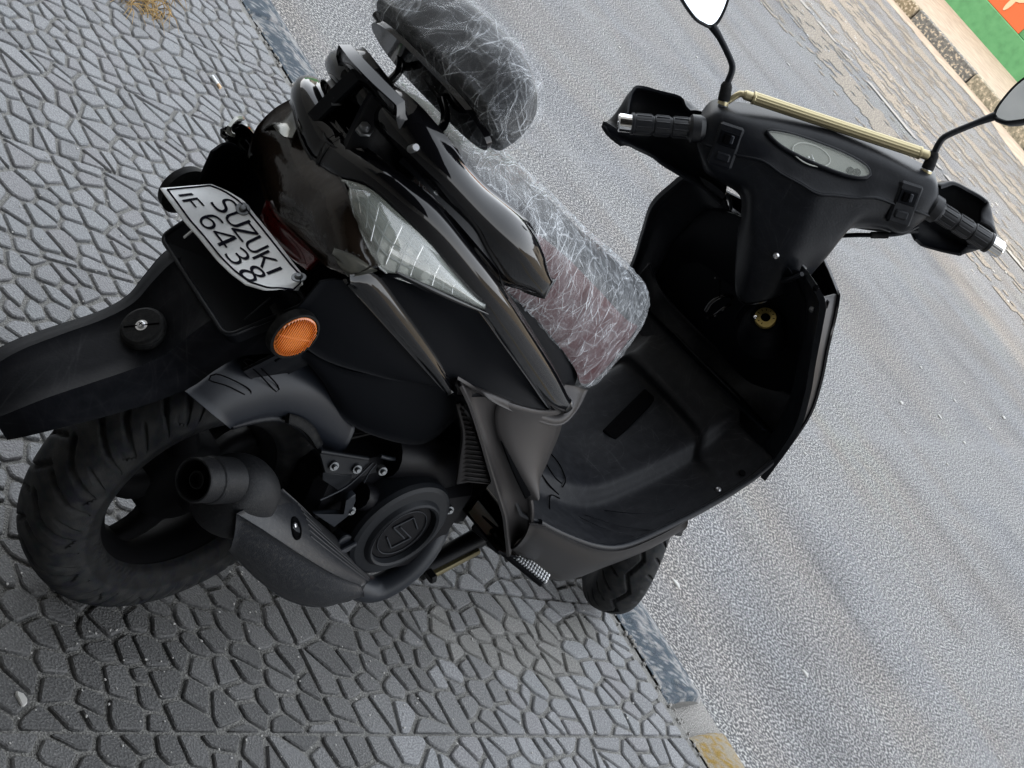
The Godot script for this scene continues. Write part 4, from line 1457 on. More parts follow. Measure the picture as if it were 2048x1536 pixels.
func make_plate():
	# black carrier behind the plate
	var ring := rounded_ring(q(322, 474, -0.098), q(452, 674, 0.088), q(616, 606, 0.098), q(448, 392, -0.092), 0.14, 6)
	var st := mb()
	prism(st, ring, Vector3(0, -0.012, -0.016), 0.002)
	var car := part(st, "plate_carrier", M.plastic_soft, scooter, "black glossy plate carrier")
	var rim := mb()
	tube(rim, ring + [ring[0]], 0.003, 8)
	part(rim, "carrier_rim", M.plastic, car)
	var wl := mb()
	var t0 := q(369, 480, -0.062)
	var t1 := q(386, 466, -0.06)
	cbox(wl, (t0 + t1) * 0.5 + Vector3(0, 0.003, 0.003), frame_of(t1 - t0), Vector3(0.004, 0.002, (t1 - t0).length()), 0.0005)
	part(wl, "white_tab", M.white_print, car)
	var sl := mb()
	tube(sl, qs([[488, 640, 0.08], [540, 596, 0.085]]), 0.0012, 6)
	part(sl, "slot_edge", M.plastic, car)
	# bent plate: columns of [bottom px, top px, x]
	var colsd := [[[323, 376], [423, 368], -0.1], [[340, 400], [458, 383], -0.082], [[370, 442], [486, 400], -0.058], [[399, 474], [512, 432], -0.034], [[434, 518], [540, 466], 0.0], [[462, 545], [564, 497], 0.034], [[492, 567], [588, 528], 0.064], [[530, 578], [606, 550], 0.088], [[560, 578], [605, 558], 0.095], [[596, 581], [602, 568], 0.1]]
	var bot := []
	var top := []
	for i in 40:
		var f := i / 39.0 * (colsd.size() - 1)
		var k := mini(int(f), colsd.size() - 2)
		var e = colsd[k]
		var g = colsd[k + 1]
		var t := f - k
		var x := lerpf(e[2], g[2], t)
		bot.append(q(lerpf(e[0][0], g[0][0], t), lerpf(e[0][1], g[0][1], t), x))
		top.append(q(lerpf(e[1][0], g[1][0], t), lerpf(e[1][1], g[1][1], t), x))
	var rows := []
	for i in 40:
		var r := []
		for k in 12: r.append(bot[i].lerp(top[i], k / 11.0))
		rows.append(r)
	var nr := grid_normals(rows)
	if nr[20][6].y < 0:
		for r in rows: r.reverse()
		nr = grid_normals(rows)
	var rev: bool = (rows[20][0] - bot[20]).length() > 0.001
	var pst := mb()
	solid(pst, rows, 0.0012, 0.0008, 1.0)
	var plate := part(pst, "licence_plate", M.plate, scooter, "bent white licence plate with black lettering")
	var at := func(u: float, v: float, off: float) -> Vector3:
		var fi := clampf(u, 0, 1) * 39.0
		var vv := 1.0 - v if rev else v
		var fj := clampf(vv, 0, 1) * 11.0
		var i := mini(int(fi), 38)
		var j := mini(int(fj), 10)
		var a: Vector3 = rows[i][j].lerp(rows[i + 1][j], fi - i)
		var b: Vector3 = rows[i][j + 1].lerp(rows[i + 1][j + 1], fi - i)
		return a.lerp(b, fj - j) + nr[mini(i, 39)][j] * off
	var bd := mb()
	var bp := []
	for e in [[0.02, 0.08], [0.02, 0.9], [0.06, 0.93], [0.3, 0.94], [0.6, 0.94], [0.76, 0.94], [0.965, 0.9], [0.965, 0.1], [0.8, 0.07], [0.6, 0.07], [0.3, 0.07]]: bp.append(e)
	for i in bp.size():
		var a = bp[i]
		var b = bp[(i + 1) % bp.size()]
		var path := []
		for k in 9: path.append(at.call(lerpf(a[0], b[0], k / 8.0), lerpf(a[1], b[1], k / 8.0), 0.0006))
		tube(bd, path, 0.0011, 5)
	part(bd, "border", M.ink, plate)
	var font := SystemFont.new()
	font.font_names = PackedStringArray(["Droid Sans"])
	font.font_weight = 400
	var draw := func(txt: String, u0: float, v0: float, uw: float, vh: float, called: String):
		var tm := TextMesh.new()
		tm.text = "l" if txt == "I" else txt
		tm.font = font
		tm.font_size = 64
		tm.pixel_size = 0.01
		tm.depth = 0.0
		var arr := tm.surface_get_arrays(0) if tm.get_surface_count() > 0 else []
		if arr.is_empty(): return
		var vs: PackedVector3Array = arr[Mesh.ARRAY_VERTEX]
		var ix = arr[Mesh.ARRAY_INDEX]
		var lo := Vector2(1e9, 1e9)
		var hi := Vector2(-1e9, -1e9)
		for v in vs:
			lo = lo.min(Vector2(v.x, v.y))
			hi = hi.max(Vector2(v.x, v.y))
		var ts := mb()
		var f := func(v: Vector3) -> Vector3:
			var x := (v.x - lo.x) / maxf(hi.x - lo.x, 1e-6)
			var y := (v.y - lo.y) / maxf(hi.y - lo.y, 1e-6)
			return at.call(u0 + uw * x, v0 + vh * y, 0.0007)
		if ix != null and ix.size() > 0:
			for k in range(0, ix.size(), 3): tri(ts, f.call(vs[ix[k]]), f.call(vs[ix[k + 1]]), f.call(vs[ix[k + 2]]), 0)
		else:
			for k in range(0, vs.size() - 2, 3): tri(ts, f.call(vs[k]), f.call(vs[k + 1]), f.call(vs[k + 2]), 0)
		part(ts, called, M.ink, plate)
	var find := func(px: float, py: float) -> Vector2:
		var best := Vector2.ZERO
		var bd3 := 1e9
		for i in 81:
			for j in 41:
				var d: float = (to_px(lean_basis * at.call(i / 80.0, j / 40.0, 0.0)) - Vector2(px, py)).length_squared()
				if d < bd3:
					bd3 = d
					best = Vector2(i / 80.0, j / 40.0)
		return best
	var ch := [["S", 449, 411, 0.085, 0.34], ["U", 474, 439, 0.085, 0.32], ["Z", 492, 465, 0.08, 0.32], ["U", 514, 492, 0.085, 0.32], ["K", 530, 520, 0.09, 0.32], ["I", 549, 541, 0.022, 0.3],
		["I", 372, 389, 0.022, 0.24], ["F", 386, 407, 0.06, 0.26], ["6", 421, 444, 0.085, 0.32], ["4", 449, 476, 0.09, 0.32], ["3", 476, 513, 0.09, 0.34], ["8", 506, 548, 0.11, 0.38]]
	for e in ch:
		var uv: Vector2 = find.call(e[1], e[2])
		draw.call(e[0], uv.x - e[3] * 0.5, uv.y - e[4] * 0.5, e[3], e[4], "letter" if e[0] in "SUZKIF" else "digit")
	for e in [[0.27, 0.9], [0.80, 0.88]]:
		var o: Vector3 = at.call(e[0], e[1], 0.0)
		var n: Vector3 = nr[int(e[0] * 39)][6]
		var bt := mb()
		lathe(bt, [[0.0, 0.004], [0.003, 0.0038], [0.0045, 0.0025], [0.005, 0.001], [0.0085, 0.0009], [0.0088, 0.0]], o, n, 18)
		part(bt, "plate_bolt", M.dull_steel, plate)
	# round amber reflectors on both sides
	for s in [1.0, -1.0]:
		var rc := q(590, 673, 0.128) if s > 0 else q(362, 374, -0.14)
		var ax := Vector3(1.0 * s, 0.03, 0.08).normalized()
		var hs := mb()
		lathe(hs, [[0.0, 0.0], [0.0275, 0.0], [0.029, 0.002], [0.0315, 0.001], [0.0325, -0.010], [0.026, -0.014], [0.012, -0.022], [0.01, -0.05]], rc, ax, 40)
		var h := part(hs, "reflector", M.rubber, scooter)
		var ln := mb()
		slathe(ln, [[0.0, 0.0036], [0.016, 0.0032], [0.0265, 0.0016], [0.0278, 0.0002]], rc, ax, 40, 10)
		part(ln, "lens", M.amber, h, "amber ribbed lens")
		var b := Basis()
		b.z = ax
		b.x = Vector3(0, 1, 0).cross(ax).normalized()
		b.y = b.z.cross(b.x)
		var rb := mb()
		for k in 17:
			var x := (k - 8) * 0.0031
			var hy := sqrt(maxf(0.0266 * 0.0266 - x * x, 0.0))
			for hf in [-1.0, 1.0]:
				var yc: float = hf * hy * 0.5
				cbox(rb, rc + b * Vector3(x, yc, 0.0030 - 0.0000) , b, Vector3(0.0016, hy * 0.94, 0.0016), 0.0005)
		part(rb, "lens_rib", M.amber, h)

func make_tail():
	# lens band: upper and lower edge
	var hi := [[592, 204, -0.115], [590, 240, -0.09], [606, 284, -0.05], [640, 332, 0.0], [682, 362, 0.043], [700, 400, 0.076], [724, 460, 0.106], [752, 535, 0.132]]
	var lo := [[503, 318, -0.14], [526, 350, -0.105], [541, 398, -0.055], [562, 434, -0.01], [602, 474, 0.035], [643, 514, 0.082], [690, 548, 0.13], [700, 553, 0.136]]
	var st := mb()
	solid(st, rail(qs(hi), qs(lo), 34, 12, [[0.0, 0.0], [0.25, 0.012], [0.6, 0.014], [1.0, 0.0]], -1.0), 0.004, 0.002, 1.0)
	var lens := part(st, "tail_light", M.smoke, scooter, "smoked tail light wrapped in crinkled clear film")
	var tf2 := mb()
	surf(tf2, wrinkle(rail(qs(hi), qs(lo), 70, 40, [[0.0, 0.003], [0.25, 0.0155], [0.6, 0.0175], [1.0, 0.003]], -1.0), 0.0022, Vector3(30, 30, 30), 0.0, 31), false, false, 0)
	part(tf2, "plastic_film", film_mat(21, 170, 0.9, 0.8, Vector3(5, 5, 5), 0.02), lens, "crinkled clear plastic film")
	var tp := mb()
	solid(tp, rail(qs([[672, 494, 0.114], [712, 512, 0.129], [748, 540, 0.143]]), qs([[676, 502, 0.113], [686, 528, 0.123], [697, 552, 0.135]]), 10, 5, [[0, 0.002], [0.5, 0.005], [1.0, 0.002]], -1.0), 0.004, 0.001, 1.0)
	both(tp, "clear_corner", M.bezel, lens)
	var rd := mb()
	solid(rd, rail(qs([[540, 405, -0.045], [566, 442, 0.0], [604, 482, 0.045], [640, 520, 0.09]]), qs([[530, 432, -0.045], [556, 476, 0.0], [590, 514, 0.045], [622, 540, 0.085]]), 16, 5), 0.004)
	part(rd, "red_lens", M.red, lens)
	# glossy tail cowl running forward along each side
	var C1 := [[694, 272, 0.0], [720, 298, 0.03], [752, 322, 0.06], [800, 358, 0.092], [872, 414, 0.125], [953, 510, 0.146], [1010, 588, 0.154], [1060, 664, 0.153], [1108, 742, 0.146], [1128, 792, 0.138]]
	var C2 := [[640, 332, 0.0], [664, 350, 0.025], [690, 362, 0.046], [740, 378, 0.08], [800, 432, 0.116], [870, 502, 0.144], [955, 606, 0.166], [1010, 682, 0.168], [1060, 752, 0.163], [1100, 808, 0.152], [1124, 820, 0.142]]
	var g := mb()
	solid(g, rail(qs(C1), qs(C2), 54, 12, [[0.0, -0.004], [0.15, 0.006], [0.4, 0.011], [0.8, 0.006], [1.0, -0.002]], -1.0), 0.004, 0.002, 1.0)
	both(g, "tail_cowl", M.gloss, scooter)
	var inw := []
	for v in qs(C1): inw.append(Vector3(v.x * 0.55, v.y - 0.012, v.z))
	var iw := mb()
	solid(iw, rail(qs(C1), inw, 40, 6, [[0.0, -0.003], [0.5, -0.006], [1.0, 0.0]], 1.0), 0.003, 0.001, 1.0)
	both(iw, "inner_wall", M.gloss, scooter)
	# upper deck between the arms, behind the seat
	var dk := mb()
	var drows := []
	for e in [[0.085, 0.752, 0.07], [0.06, 0.757, 0.095], [0.0, 0.752, 0.11], [-0.1, 0.73, 0.12], [-0.2, 0.70, 0.125]]:
		var r := []
		for s in [-1.0, -0.6, 0.0, 0.6, 1.0]: r.append(Vector3(s * e[2], e[1] - 0.012 * (1.0 - s * s), e[0] + 0.035 * (1.0 - s * s)))
		drows.append(r)
	solid(dk, spl_rows(drows, 14), 0.003)
	part(dk, "tail_deck", M.gloss, scooter)
	# clear indicators
	var iu := [[684, 364, 0.052], [736, 380, 0.084], [800, 436, 0.12], [870, 506, 0.147], [954, 604, 0.166]]
	var il := [[704, 408, 0.085], [738, 490, 0.122], [770, 540, 0.14], [850, 572, 0.158], [956, 612, 0.168]]
	var bz := mb()
	solid(bz, rail(qs(iu), qs(il), 26, 6, [[0, -0.014], [0.5, -0.02], [1.0, -0.014]], -1.0), 0.002, 0.0, 1.0)
	var inds := both(bz, "indicator", M.bezel, scooter)
	var cl := mb()
	solid(cl, rail(qs(iu), qs(il), 26, 10, [[0, 0.0], [0.3, 0.009], [0.7, 0.009], [1.0, 0.0]], -1.0), 0.002, 0.001, 1.0)
	part(cl, "lens", M.clear, inds[0])
	# facets of the reflector
	var A := spl(qs(iu), 26)
	var B := spl(qs(il), 26)
	for k in 11:
		var rb := mb()
		var i := 1 + k * 2
		var off: Vector3 = (A[i + 1] - A[i - 1]).cross(B[i] - A[i]).normalized()
		if off.x > 0: off = -off
		tube(rb, [A[i].lerp(B[i], 0.06) + off * 0.012, A[i].lerp(B[i], 0.5) + off * 0.014, A[i].lerp(B[i], 0.94) + off * 0.012], 0.0016, 6)
		part(rb, "facet", M.chrome if k % 2 == 0 else M.dull_steel, inds[0])
	for k in 3:
		var rb2 := mb()
		var pth := []
		for i in range(1, 25):
			var off: Vector3 = (A[mini(i + 1, 25)] - A[i - 1]).cross(B[i] - A[i]).normalized()
			if off.x > 0: off = -off
			pth.append(A[i].lerp(B[i], 0.25 + 0.25 * k) + off * 0.013)
		tube(rb2, pth, 0.0013, 6)
		part(rb2, "facet", M.dull_steel, inds[0])
	var bl := mb()
	lathe(bl, [[0.0, 0.006], [0.006, 0.005], [0.008, 0.0], [0.010, -0.004], [0.011, -0.006]], q(848, 548, 0.148), Vector3(0.9, 0.2, 0.3).normalized(), 18)
	part(bl, "bulb", M.dial, inds[0])
	# dark side panel below
	var pu := [[752, 548, 0.136], [800, 548, 0.150], [860, 578, 0.160], [955, 614, 0.167], [1010, 684, 0.168], [1060, 754, 0.163], [1102, 812, 0.152]]
	var pd := [[752, 566, 0.130], [806, 626, 0.140], [862, 712, 0.148], [902, 782, 0.150], [980, 790, 0.158], [1052, 816, 0.158], [1112, 834, 0.150]]
	var sp := mb()
	solid(sp, rail(qs(pu), qs(pd), 40, 12, [[0, 0.0], [0.18, -0.006], [0.5, -0.010], [1.0, 0.0]], -1.0), 0.003, 0.0015, 1.0)
	var sps := both(sp, "side_panel", M.plastic_soft, scooter)
	var ln := mb()
	tube(ln, qs([[792, 544, 0.153], [850, 572, 0.163], [910, 600, 0.170], [976, 628, 0.172]]), [0.0012, 0.003, 0.003, 0.001], 8, 20)
	part(ln, "trim_line", M.gloss, sps[0])
	# mark moulded in the panel
	var mk := mb()
	var mc := q(1030, 694, 0.163)
	var e1 := (q(1044, 694, 0.163) - mc)
	var e2 := (q(1030, 680, 0.163) - mc)
	for rr in [0.35, 0.62]:
		var ring := []
		for k in 21: ring.append(mc + (e1 * cos(TAU * k / 20) * rr * 1.2 + e2 * sin(TAU * k / 20) * rr * 1.4) + Vector3(0.002, 0.001, 0.001))
		tube(mk, ring, 0.0007, 5)
	part(mk, "badge", M.plastic, sps[0])
	# blade under the tail
	var bt := [[700, 552, 0.138], [744, 548, 0.142], [800, 620, 0.148], [860, 708, 0.152], [899, 774, 0.152]]
	var bb := [[696, 557, 0.136], [716, 582, 0.140], [768, 640, 0.146], [838, 716, 0.150], [897, 780, 0.151]]
	var bs := mb()
	solid(bs, rail(qs(bt), qs(bb), 30, 8, [[0, 0.0], [0.5, 0.005], [1.0, 0.0]], -1.0), 0.004, 0.0015, 1.0)
	both(bs, "tail_blade", M.gloss, scooter)
	# under cover
	var uu := [[640, 560, 0.12], [700, 562, 0.13], [770, 642, 0.138], [838, 718, 0.142], [904, 782, 0.144]]
	var ul := [[560, 640, 0.10], [640, 708, 0.115], [742, 742, 0.128], [818, 757, 0.132], [862, 742, 0.136]]
	var uc := mb()
	solid(uc, rail(qs(uu), qs(ul), 26, 8, [[0, 0.0], [0.5, 0.004], [1.0, 0.0]], -1.0), 0.003, 0.0015, 1.0)
	both(uc, "under_cover", M.plastic_soft, scooter)
	var vu := [[600, 690, 0.10], [680, 732, 0.11], [760, 748, 0.12], [830, 752, 0.126], [912, 786, 0.134]]
	var vl := [[640, 730, 0.085], [690, 830, 0.09], [770, 872, 0.10], [850, 880, 0.108], [914, 826, 0.124]]
	var vc := mb()
	solid(vc, rail(qs(vu), qs(vl), 26, 8, [[0, 0.0], [0.5, 0.006], [1.0, 0.0]], -1.0), 0.003, 0.0015, 1.0)
	both(vc, "under_tray", M.plastic_soft, scooter)
	# inside of the body so that no light leaks through
	var core := mb()
	var rws := []
	for e in [[0.0, 0.09, 0.62, 0.735], [-0.1, 0.13, 0.56, 0.745], [-0.3, 0.14, 0.48, 0.70], [-0.45, 0.13, 0.4, 0.62], [-0.57, 0.09, 0.36, 0.56]]:
		var r := []
		for k in 24:
			var a := TAU * k / 24
			r.append(Vector3(cos(a) * e[1], (e[2] + e[3]) * 0.5 + sin(a) * (e[3] - e[2]) * 0.5, e[0]))
		rws.append(r)
	rws = spl_rows(rws, 14)
	surf(core, rws, false, true, 0)
	cap(core, rws[0], 3)
	cap(core, rws[13], 3)
	part(core, "body_core", M.plastic_soft, scooter)

func make_rails():
	var up := [[764, 196, 0.0], [788, 212, 0.03], [816, 236, 0.055], [850, 275, 0.08], [892, 320, 0.103], [958, 390, 0.127], [1036, 452, 0.148], [1070, 500, 0.152], [1084, 566, 0.154]]
	var lo := [[752, 240, 0.0], [772, 262, 0.028], [798, 292, 0.054], [830, 324, 0.08], [870, 362, 0.106], [950, 452, 0.138], [990, 502, 0.154], [1028, 556, 0.158], [1078, 572, 0.156]]
	var st := mb()
	solid(st, rail(qs(up), qs(lo), 40, 10, [[0.0, -0.012], [0.1, 0.002], [0.42, 0.008], [0.55, 0.008], [0.9, -0.004], [1.0, -0.014]], -1.0), 0.012, 0.003, 1.0)
	both(st, "grab_rail", M.gloss, scooter)
	var u2 := [[816, 312, 0.072], [864, 360, 0.102], [950, 456, 0.142], [1000, 524, 0.148]]
	var l2 := [[826, 334, 0.068], [872, 384, 0.098], [960, 486, 0.134], [1012, 560, 0.142]]
	var s2 := mb()
	solid(s2, rail(qs(u2), qs(l2), 20, 5), 0.01, 0.002, 1.0)
	both(s2, "grab_rail_underside", M.plastic, scooter)
	# rack between the rails and its stays
	var rk := mb()
	solid(rk, rail([Vector3(-0.052, 0.832, 0.112), Vector3(-0.025, 0.835, 0.122), Vector3(0, 0.836, 0.125), Vector3(0.025, 0.835, 0.122), Vector3(0.052, 0.832, 0.112)], [Vector3(-0.09, 0.815, 0.03), Vector3(-0.045, 0.815, 0.03), Vector3(0, 0.815, 0.03), Vector3(0.045, 0.815, 0.03), Vector3(0.09, 0.815, 0.03)], 16, 8, [[0, -0.008], [0.25, 0.004], [1.0, -0.004]], -1.0), 0.014, 0.004, 1.0)
	var rack := part(rk, "rear_rack", M.gloss, scooter)
	for s in [-1.0, 1.0]:
		var sy := mb()
		solid(sy, rail([Vector3(s * 0.012, 0.828, 0.112), Vector3(s * 0.02, 0.79, 0.115), Vector3(s * 0.03, 0.748, 0.115)], [Vector3(s * 0.05, 0.822, 0.06), Vector3(s * 0.055, 0.78, 0.055), Vector3(s * 0.06, 0.748, 0.05)], 8, 4), 0.014, 0.003)
		part(sy, "stay", M.plastic, rack)
		var bo := mb()
		lathe(bo, [[0.0, 0.01], [0.005, 0.01], [0.0065, 0.008], [0.0065, 0.003], [0.010, 0.0025], [0.0105, 0.0]], q(729, 262, 0.03) if s > 0 else mir(q(729, 262, 0.03)), Vector3(0, 0.8, 0.6), 6)
		part(bo, "bolt", M.dull_steel, rack)
	var bk := mb()
	for e in [[700, 150], [716, 168]]: cbox(bk, q(e[0], e[1], -0.045), Basis(Vector3(1, 0, 0), 0.5), Vector3(0.014, 0.012, 0.02), 0.003)
	part(bk, "rubber_stop", M.rubber, rack)
	var cp := mb()
	lathe(cp, [[0.0, 0.006], [0.004, 0.006], [0.0045, 0.004], [0.0045, -0.01]], q(828, 296, 0.092), Vector3(0.6, 0.5, 0.4).normalized(), 10)
	part(cp, "rivet", M.alu, rack)

func film_mat(sd: int, strokes: int, along: float, spread: float, sc: Vector3, haze: float) -> StandardMaterial3D:   # stretched clear film: whitened creases, their shine and haze painted in too
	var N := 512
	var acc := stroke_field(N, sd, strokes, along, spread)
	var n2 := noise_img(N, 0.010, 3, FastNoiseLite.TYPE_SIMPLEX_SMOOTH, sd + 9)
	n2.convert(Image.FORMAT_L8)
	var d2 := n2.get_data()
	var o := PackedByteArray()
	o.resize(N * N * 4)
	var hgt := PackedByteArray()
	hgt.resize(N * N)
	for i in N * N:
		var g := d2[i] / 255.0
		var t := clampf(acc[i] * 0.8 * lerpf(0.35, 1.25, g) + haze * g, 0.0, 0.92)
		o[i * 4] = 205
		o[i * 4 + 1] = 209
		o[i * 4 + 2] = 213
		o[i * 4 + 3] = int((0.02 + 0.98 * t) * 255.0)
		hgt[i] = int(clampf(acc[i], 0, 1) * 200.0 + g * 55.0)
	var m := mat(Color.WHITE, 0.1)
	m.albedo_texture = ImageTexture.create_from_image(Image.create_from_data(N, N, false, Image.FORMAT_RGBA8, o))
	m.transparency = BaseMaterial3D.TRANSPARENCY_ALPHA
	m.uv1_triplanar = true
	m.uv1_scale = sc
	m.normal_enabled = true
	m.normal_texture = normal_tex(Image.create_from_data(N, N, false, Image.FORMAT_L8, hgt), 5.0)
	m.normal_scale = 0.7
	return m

func wrinkle(rows: Array, amp: float, f: Vector3, off: float, sd: int) -> Array:
	var n := FastNoiseLite.new()
	n.seed = sd
	n.frequency = 1.0
	n.fractal_type = FastNoiseLite.FRACTAL_RIDGED
	n.fractal_octaves = 3
	var nr := grid_normals(rows)
	var out := []
	for i in rows.size():
		var r := []
		for j in rows[i].size():
			var p: Vector3 = rows[i][j]
			var w := n.get_noise_3d(p.x * f.x, p.y * f.y, p.z * f.z)
			r.append(p + nr[i][j] * (off + amp * maxf(w, -0.2)))
		out.append(r)
	return out

func make_seat():
	var S := [[0.045, 0.085, 0.79, 0.745], [0.03, 0.108, 0.802, 0.73], [-0.05, 0.126, 0.806, 0.70], [-0.2, 0.138, 0.785, 0.66], [-0.35, 0.138, 0.745, 0.605], [-0.48, 0.12, 0.708, 0.55], [-0.57, 0.098, 0.688, 0.505], [-0.64, 0.074, 0.668, 0.495], [-0.68, 0.052, 0.64, 0.51], [-0.695, 0.025, 0.61, 0.545]]
	var rows := []
	for e in S:
		var r := []
		for k in 33:
			var t := k / 32.0
			var a := lerpf(-0.15 * PI, 1.15 * PI, t)
			var ca := cos(a)
			var sa := sin(a)
			var x: float = signf(ca) * pow(absf(ca), 0.62) * e[1]
			var yc: float = lerpf(e[3], e[2], 0.42)
			var y: float = yc + (signf(sa) * pow(absf(sa), 0.7)) * (e[2] - yc if sa > 0 else (yc - e[3]) * 1.5)
			r.append(Vector3(x, y, e[0] + 0.012 * absf(ca)))
		rows.append(r)
	rows = spl_rows(rows, 60)
	var near := []
	var far := []
	var top := []
	for r in rows:
		near.append(r.slice(0, 8))
		top.append(r.slice(10, 23))
		far.append(r.slice(25, 33))
	var a := mb()
	surf(a, rows, false, false, 0)
	cap(a, rows[0], 3)
	cap(a, rows[59], 3)
	var seat := part(a, "seat", M.seat_black, scooter, "long black and maroon seat under clear plastic film")
	var m1 := mb()
	surf(m1, wrinkle(near, 0.0, Vector3.ONE, -0.0015 if grid_normals(near)[30][4].x < 0 else 0.0015, 1), false, false, 0)
	part(m1, "side_cover", M.maroon, seat)
	var m2 := mb()
	surf(m2, wrinkle(far, 0.0, Vector3.ONE, -0.0015 if grid_normals(far)[30][4].x > 0 else 0.0015, 1), false, false, 0)
	part(m2, "side_cover", M.maroon, seat)
	var fr := spl_rows(rows, 150)
	var out_s := 1.0 if grid_normals(fr)[60][16].y > 0 else -1.0
	var fine := []
	for r in fr: fine.append(splu(r, 80))
	fine = wrinkle(fine, 0.006 * out_s, Vector3(16, 9, 22), 0.0045 * out_s, 3)
	var fm := mb()
	surf(fm, fine, false, false, 0)
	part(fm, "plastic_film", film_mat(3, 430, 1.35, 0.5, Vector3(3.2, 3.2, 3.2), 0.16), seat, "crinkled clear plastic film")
	# backrest
	var bc := q(872, 160, -0.018)
	var tdir := Vector3(0, 0.78, -0.62).normalized()
	var sdir := Vector3(0, 0.62, 0.78).normalized()
	var mk := func(g: float, n: int, m: int) -> Array:
		var rr := []
		for i in n:
			var ph := lerpf(-PI * 0.5, PI * 0.5, i / float(n - 1))
			var r := []
			for k in m + 1:
				var a2 := TAU * k / m
				var ex := signf(cos(a2)) * pow(absf(cos(a2)), 0.7)
				var ey := signf(sin(a2)) * pow(absf(sin(a2)), 0.7)
				var cx := signf(sin(ph)) * pow(absf(sin(ph)), 0.8)
				var cc := pow(maxf(cos(ph), 0.0), 0.6)
				r.append(bc + Vector3(1, 0, 0) * (cx * (0.128 + g) - 0.006) + tdir * (0.010 + (ey * cc * (0.088 + g) if ey > 0.0 else ey * cc * (0.014 + g))) + sdir * ex * pow(cc, 0.7) * (0.048 + g))
			rr.append(r)
		return rr
	var pad := mb()
	surf(pad, mk.call(0.0, 24, 32), false, false, 0)
	var back := part(pad, "backrest", M.seat_black, scooter, "padded black passenger backrest in clear plastic film")
	var pf := mb()
	var fr2: Array = mk.call(0.002, 90, 110)
	var o2 := 1.0 if (grid_normals(fr2)[45][27]).dot(fr2[45][27] - bc - tdir * 0.03) > 0 else -1.0
	surf(pf, wrinkle(fr2, 0.006 * o2, Vector3(15, 15, 15), 0.002 * o2, 8), false, false, 0)
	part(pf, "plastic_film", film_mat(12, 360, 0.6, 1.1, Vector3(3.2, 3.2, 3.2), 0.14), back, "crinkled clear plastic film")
	var base := mb()
	var rg := []
	for k in 36:
		var a2 := TAU * k / 36
		rg.append(bc - tdir * 0.004 + Vector3(1, 0, 0) * signf(cos(a2)) * pow(absf(cos(a2)), 0.6) * 0.122 + sdir * sin(a2) * 0.034)
	prism(base, rg, -tdir * 0.008, 0.001)
	part(base, "base_plate", M.gloss, back)
	var tb := mb()
	tube(tb, qs([[752, 28, -0.14], [800, 90, -0.085], [850, 150, -0.03], [884, 200, 0.01]]), 0.0055, 10, 14)
	tube(tb, qs([[800, 92, -0.09], [802, 122, -0.08], [796, 145, -0.078], [770, 172, -0.078]]), 0.0055, 10, 14)
	tube(tb, qs([[880, 190, 0.02], [890, 225, 0.03], [886, 252, 0.04], [862, 276, 0.055]]), 0.0055, 10, 14)
	part(tb, "bracket", M.gloss, back)

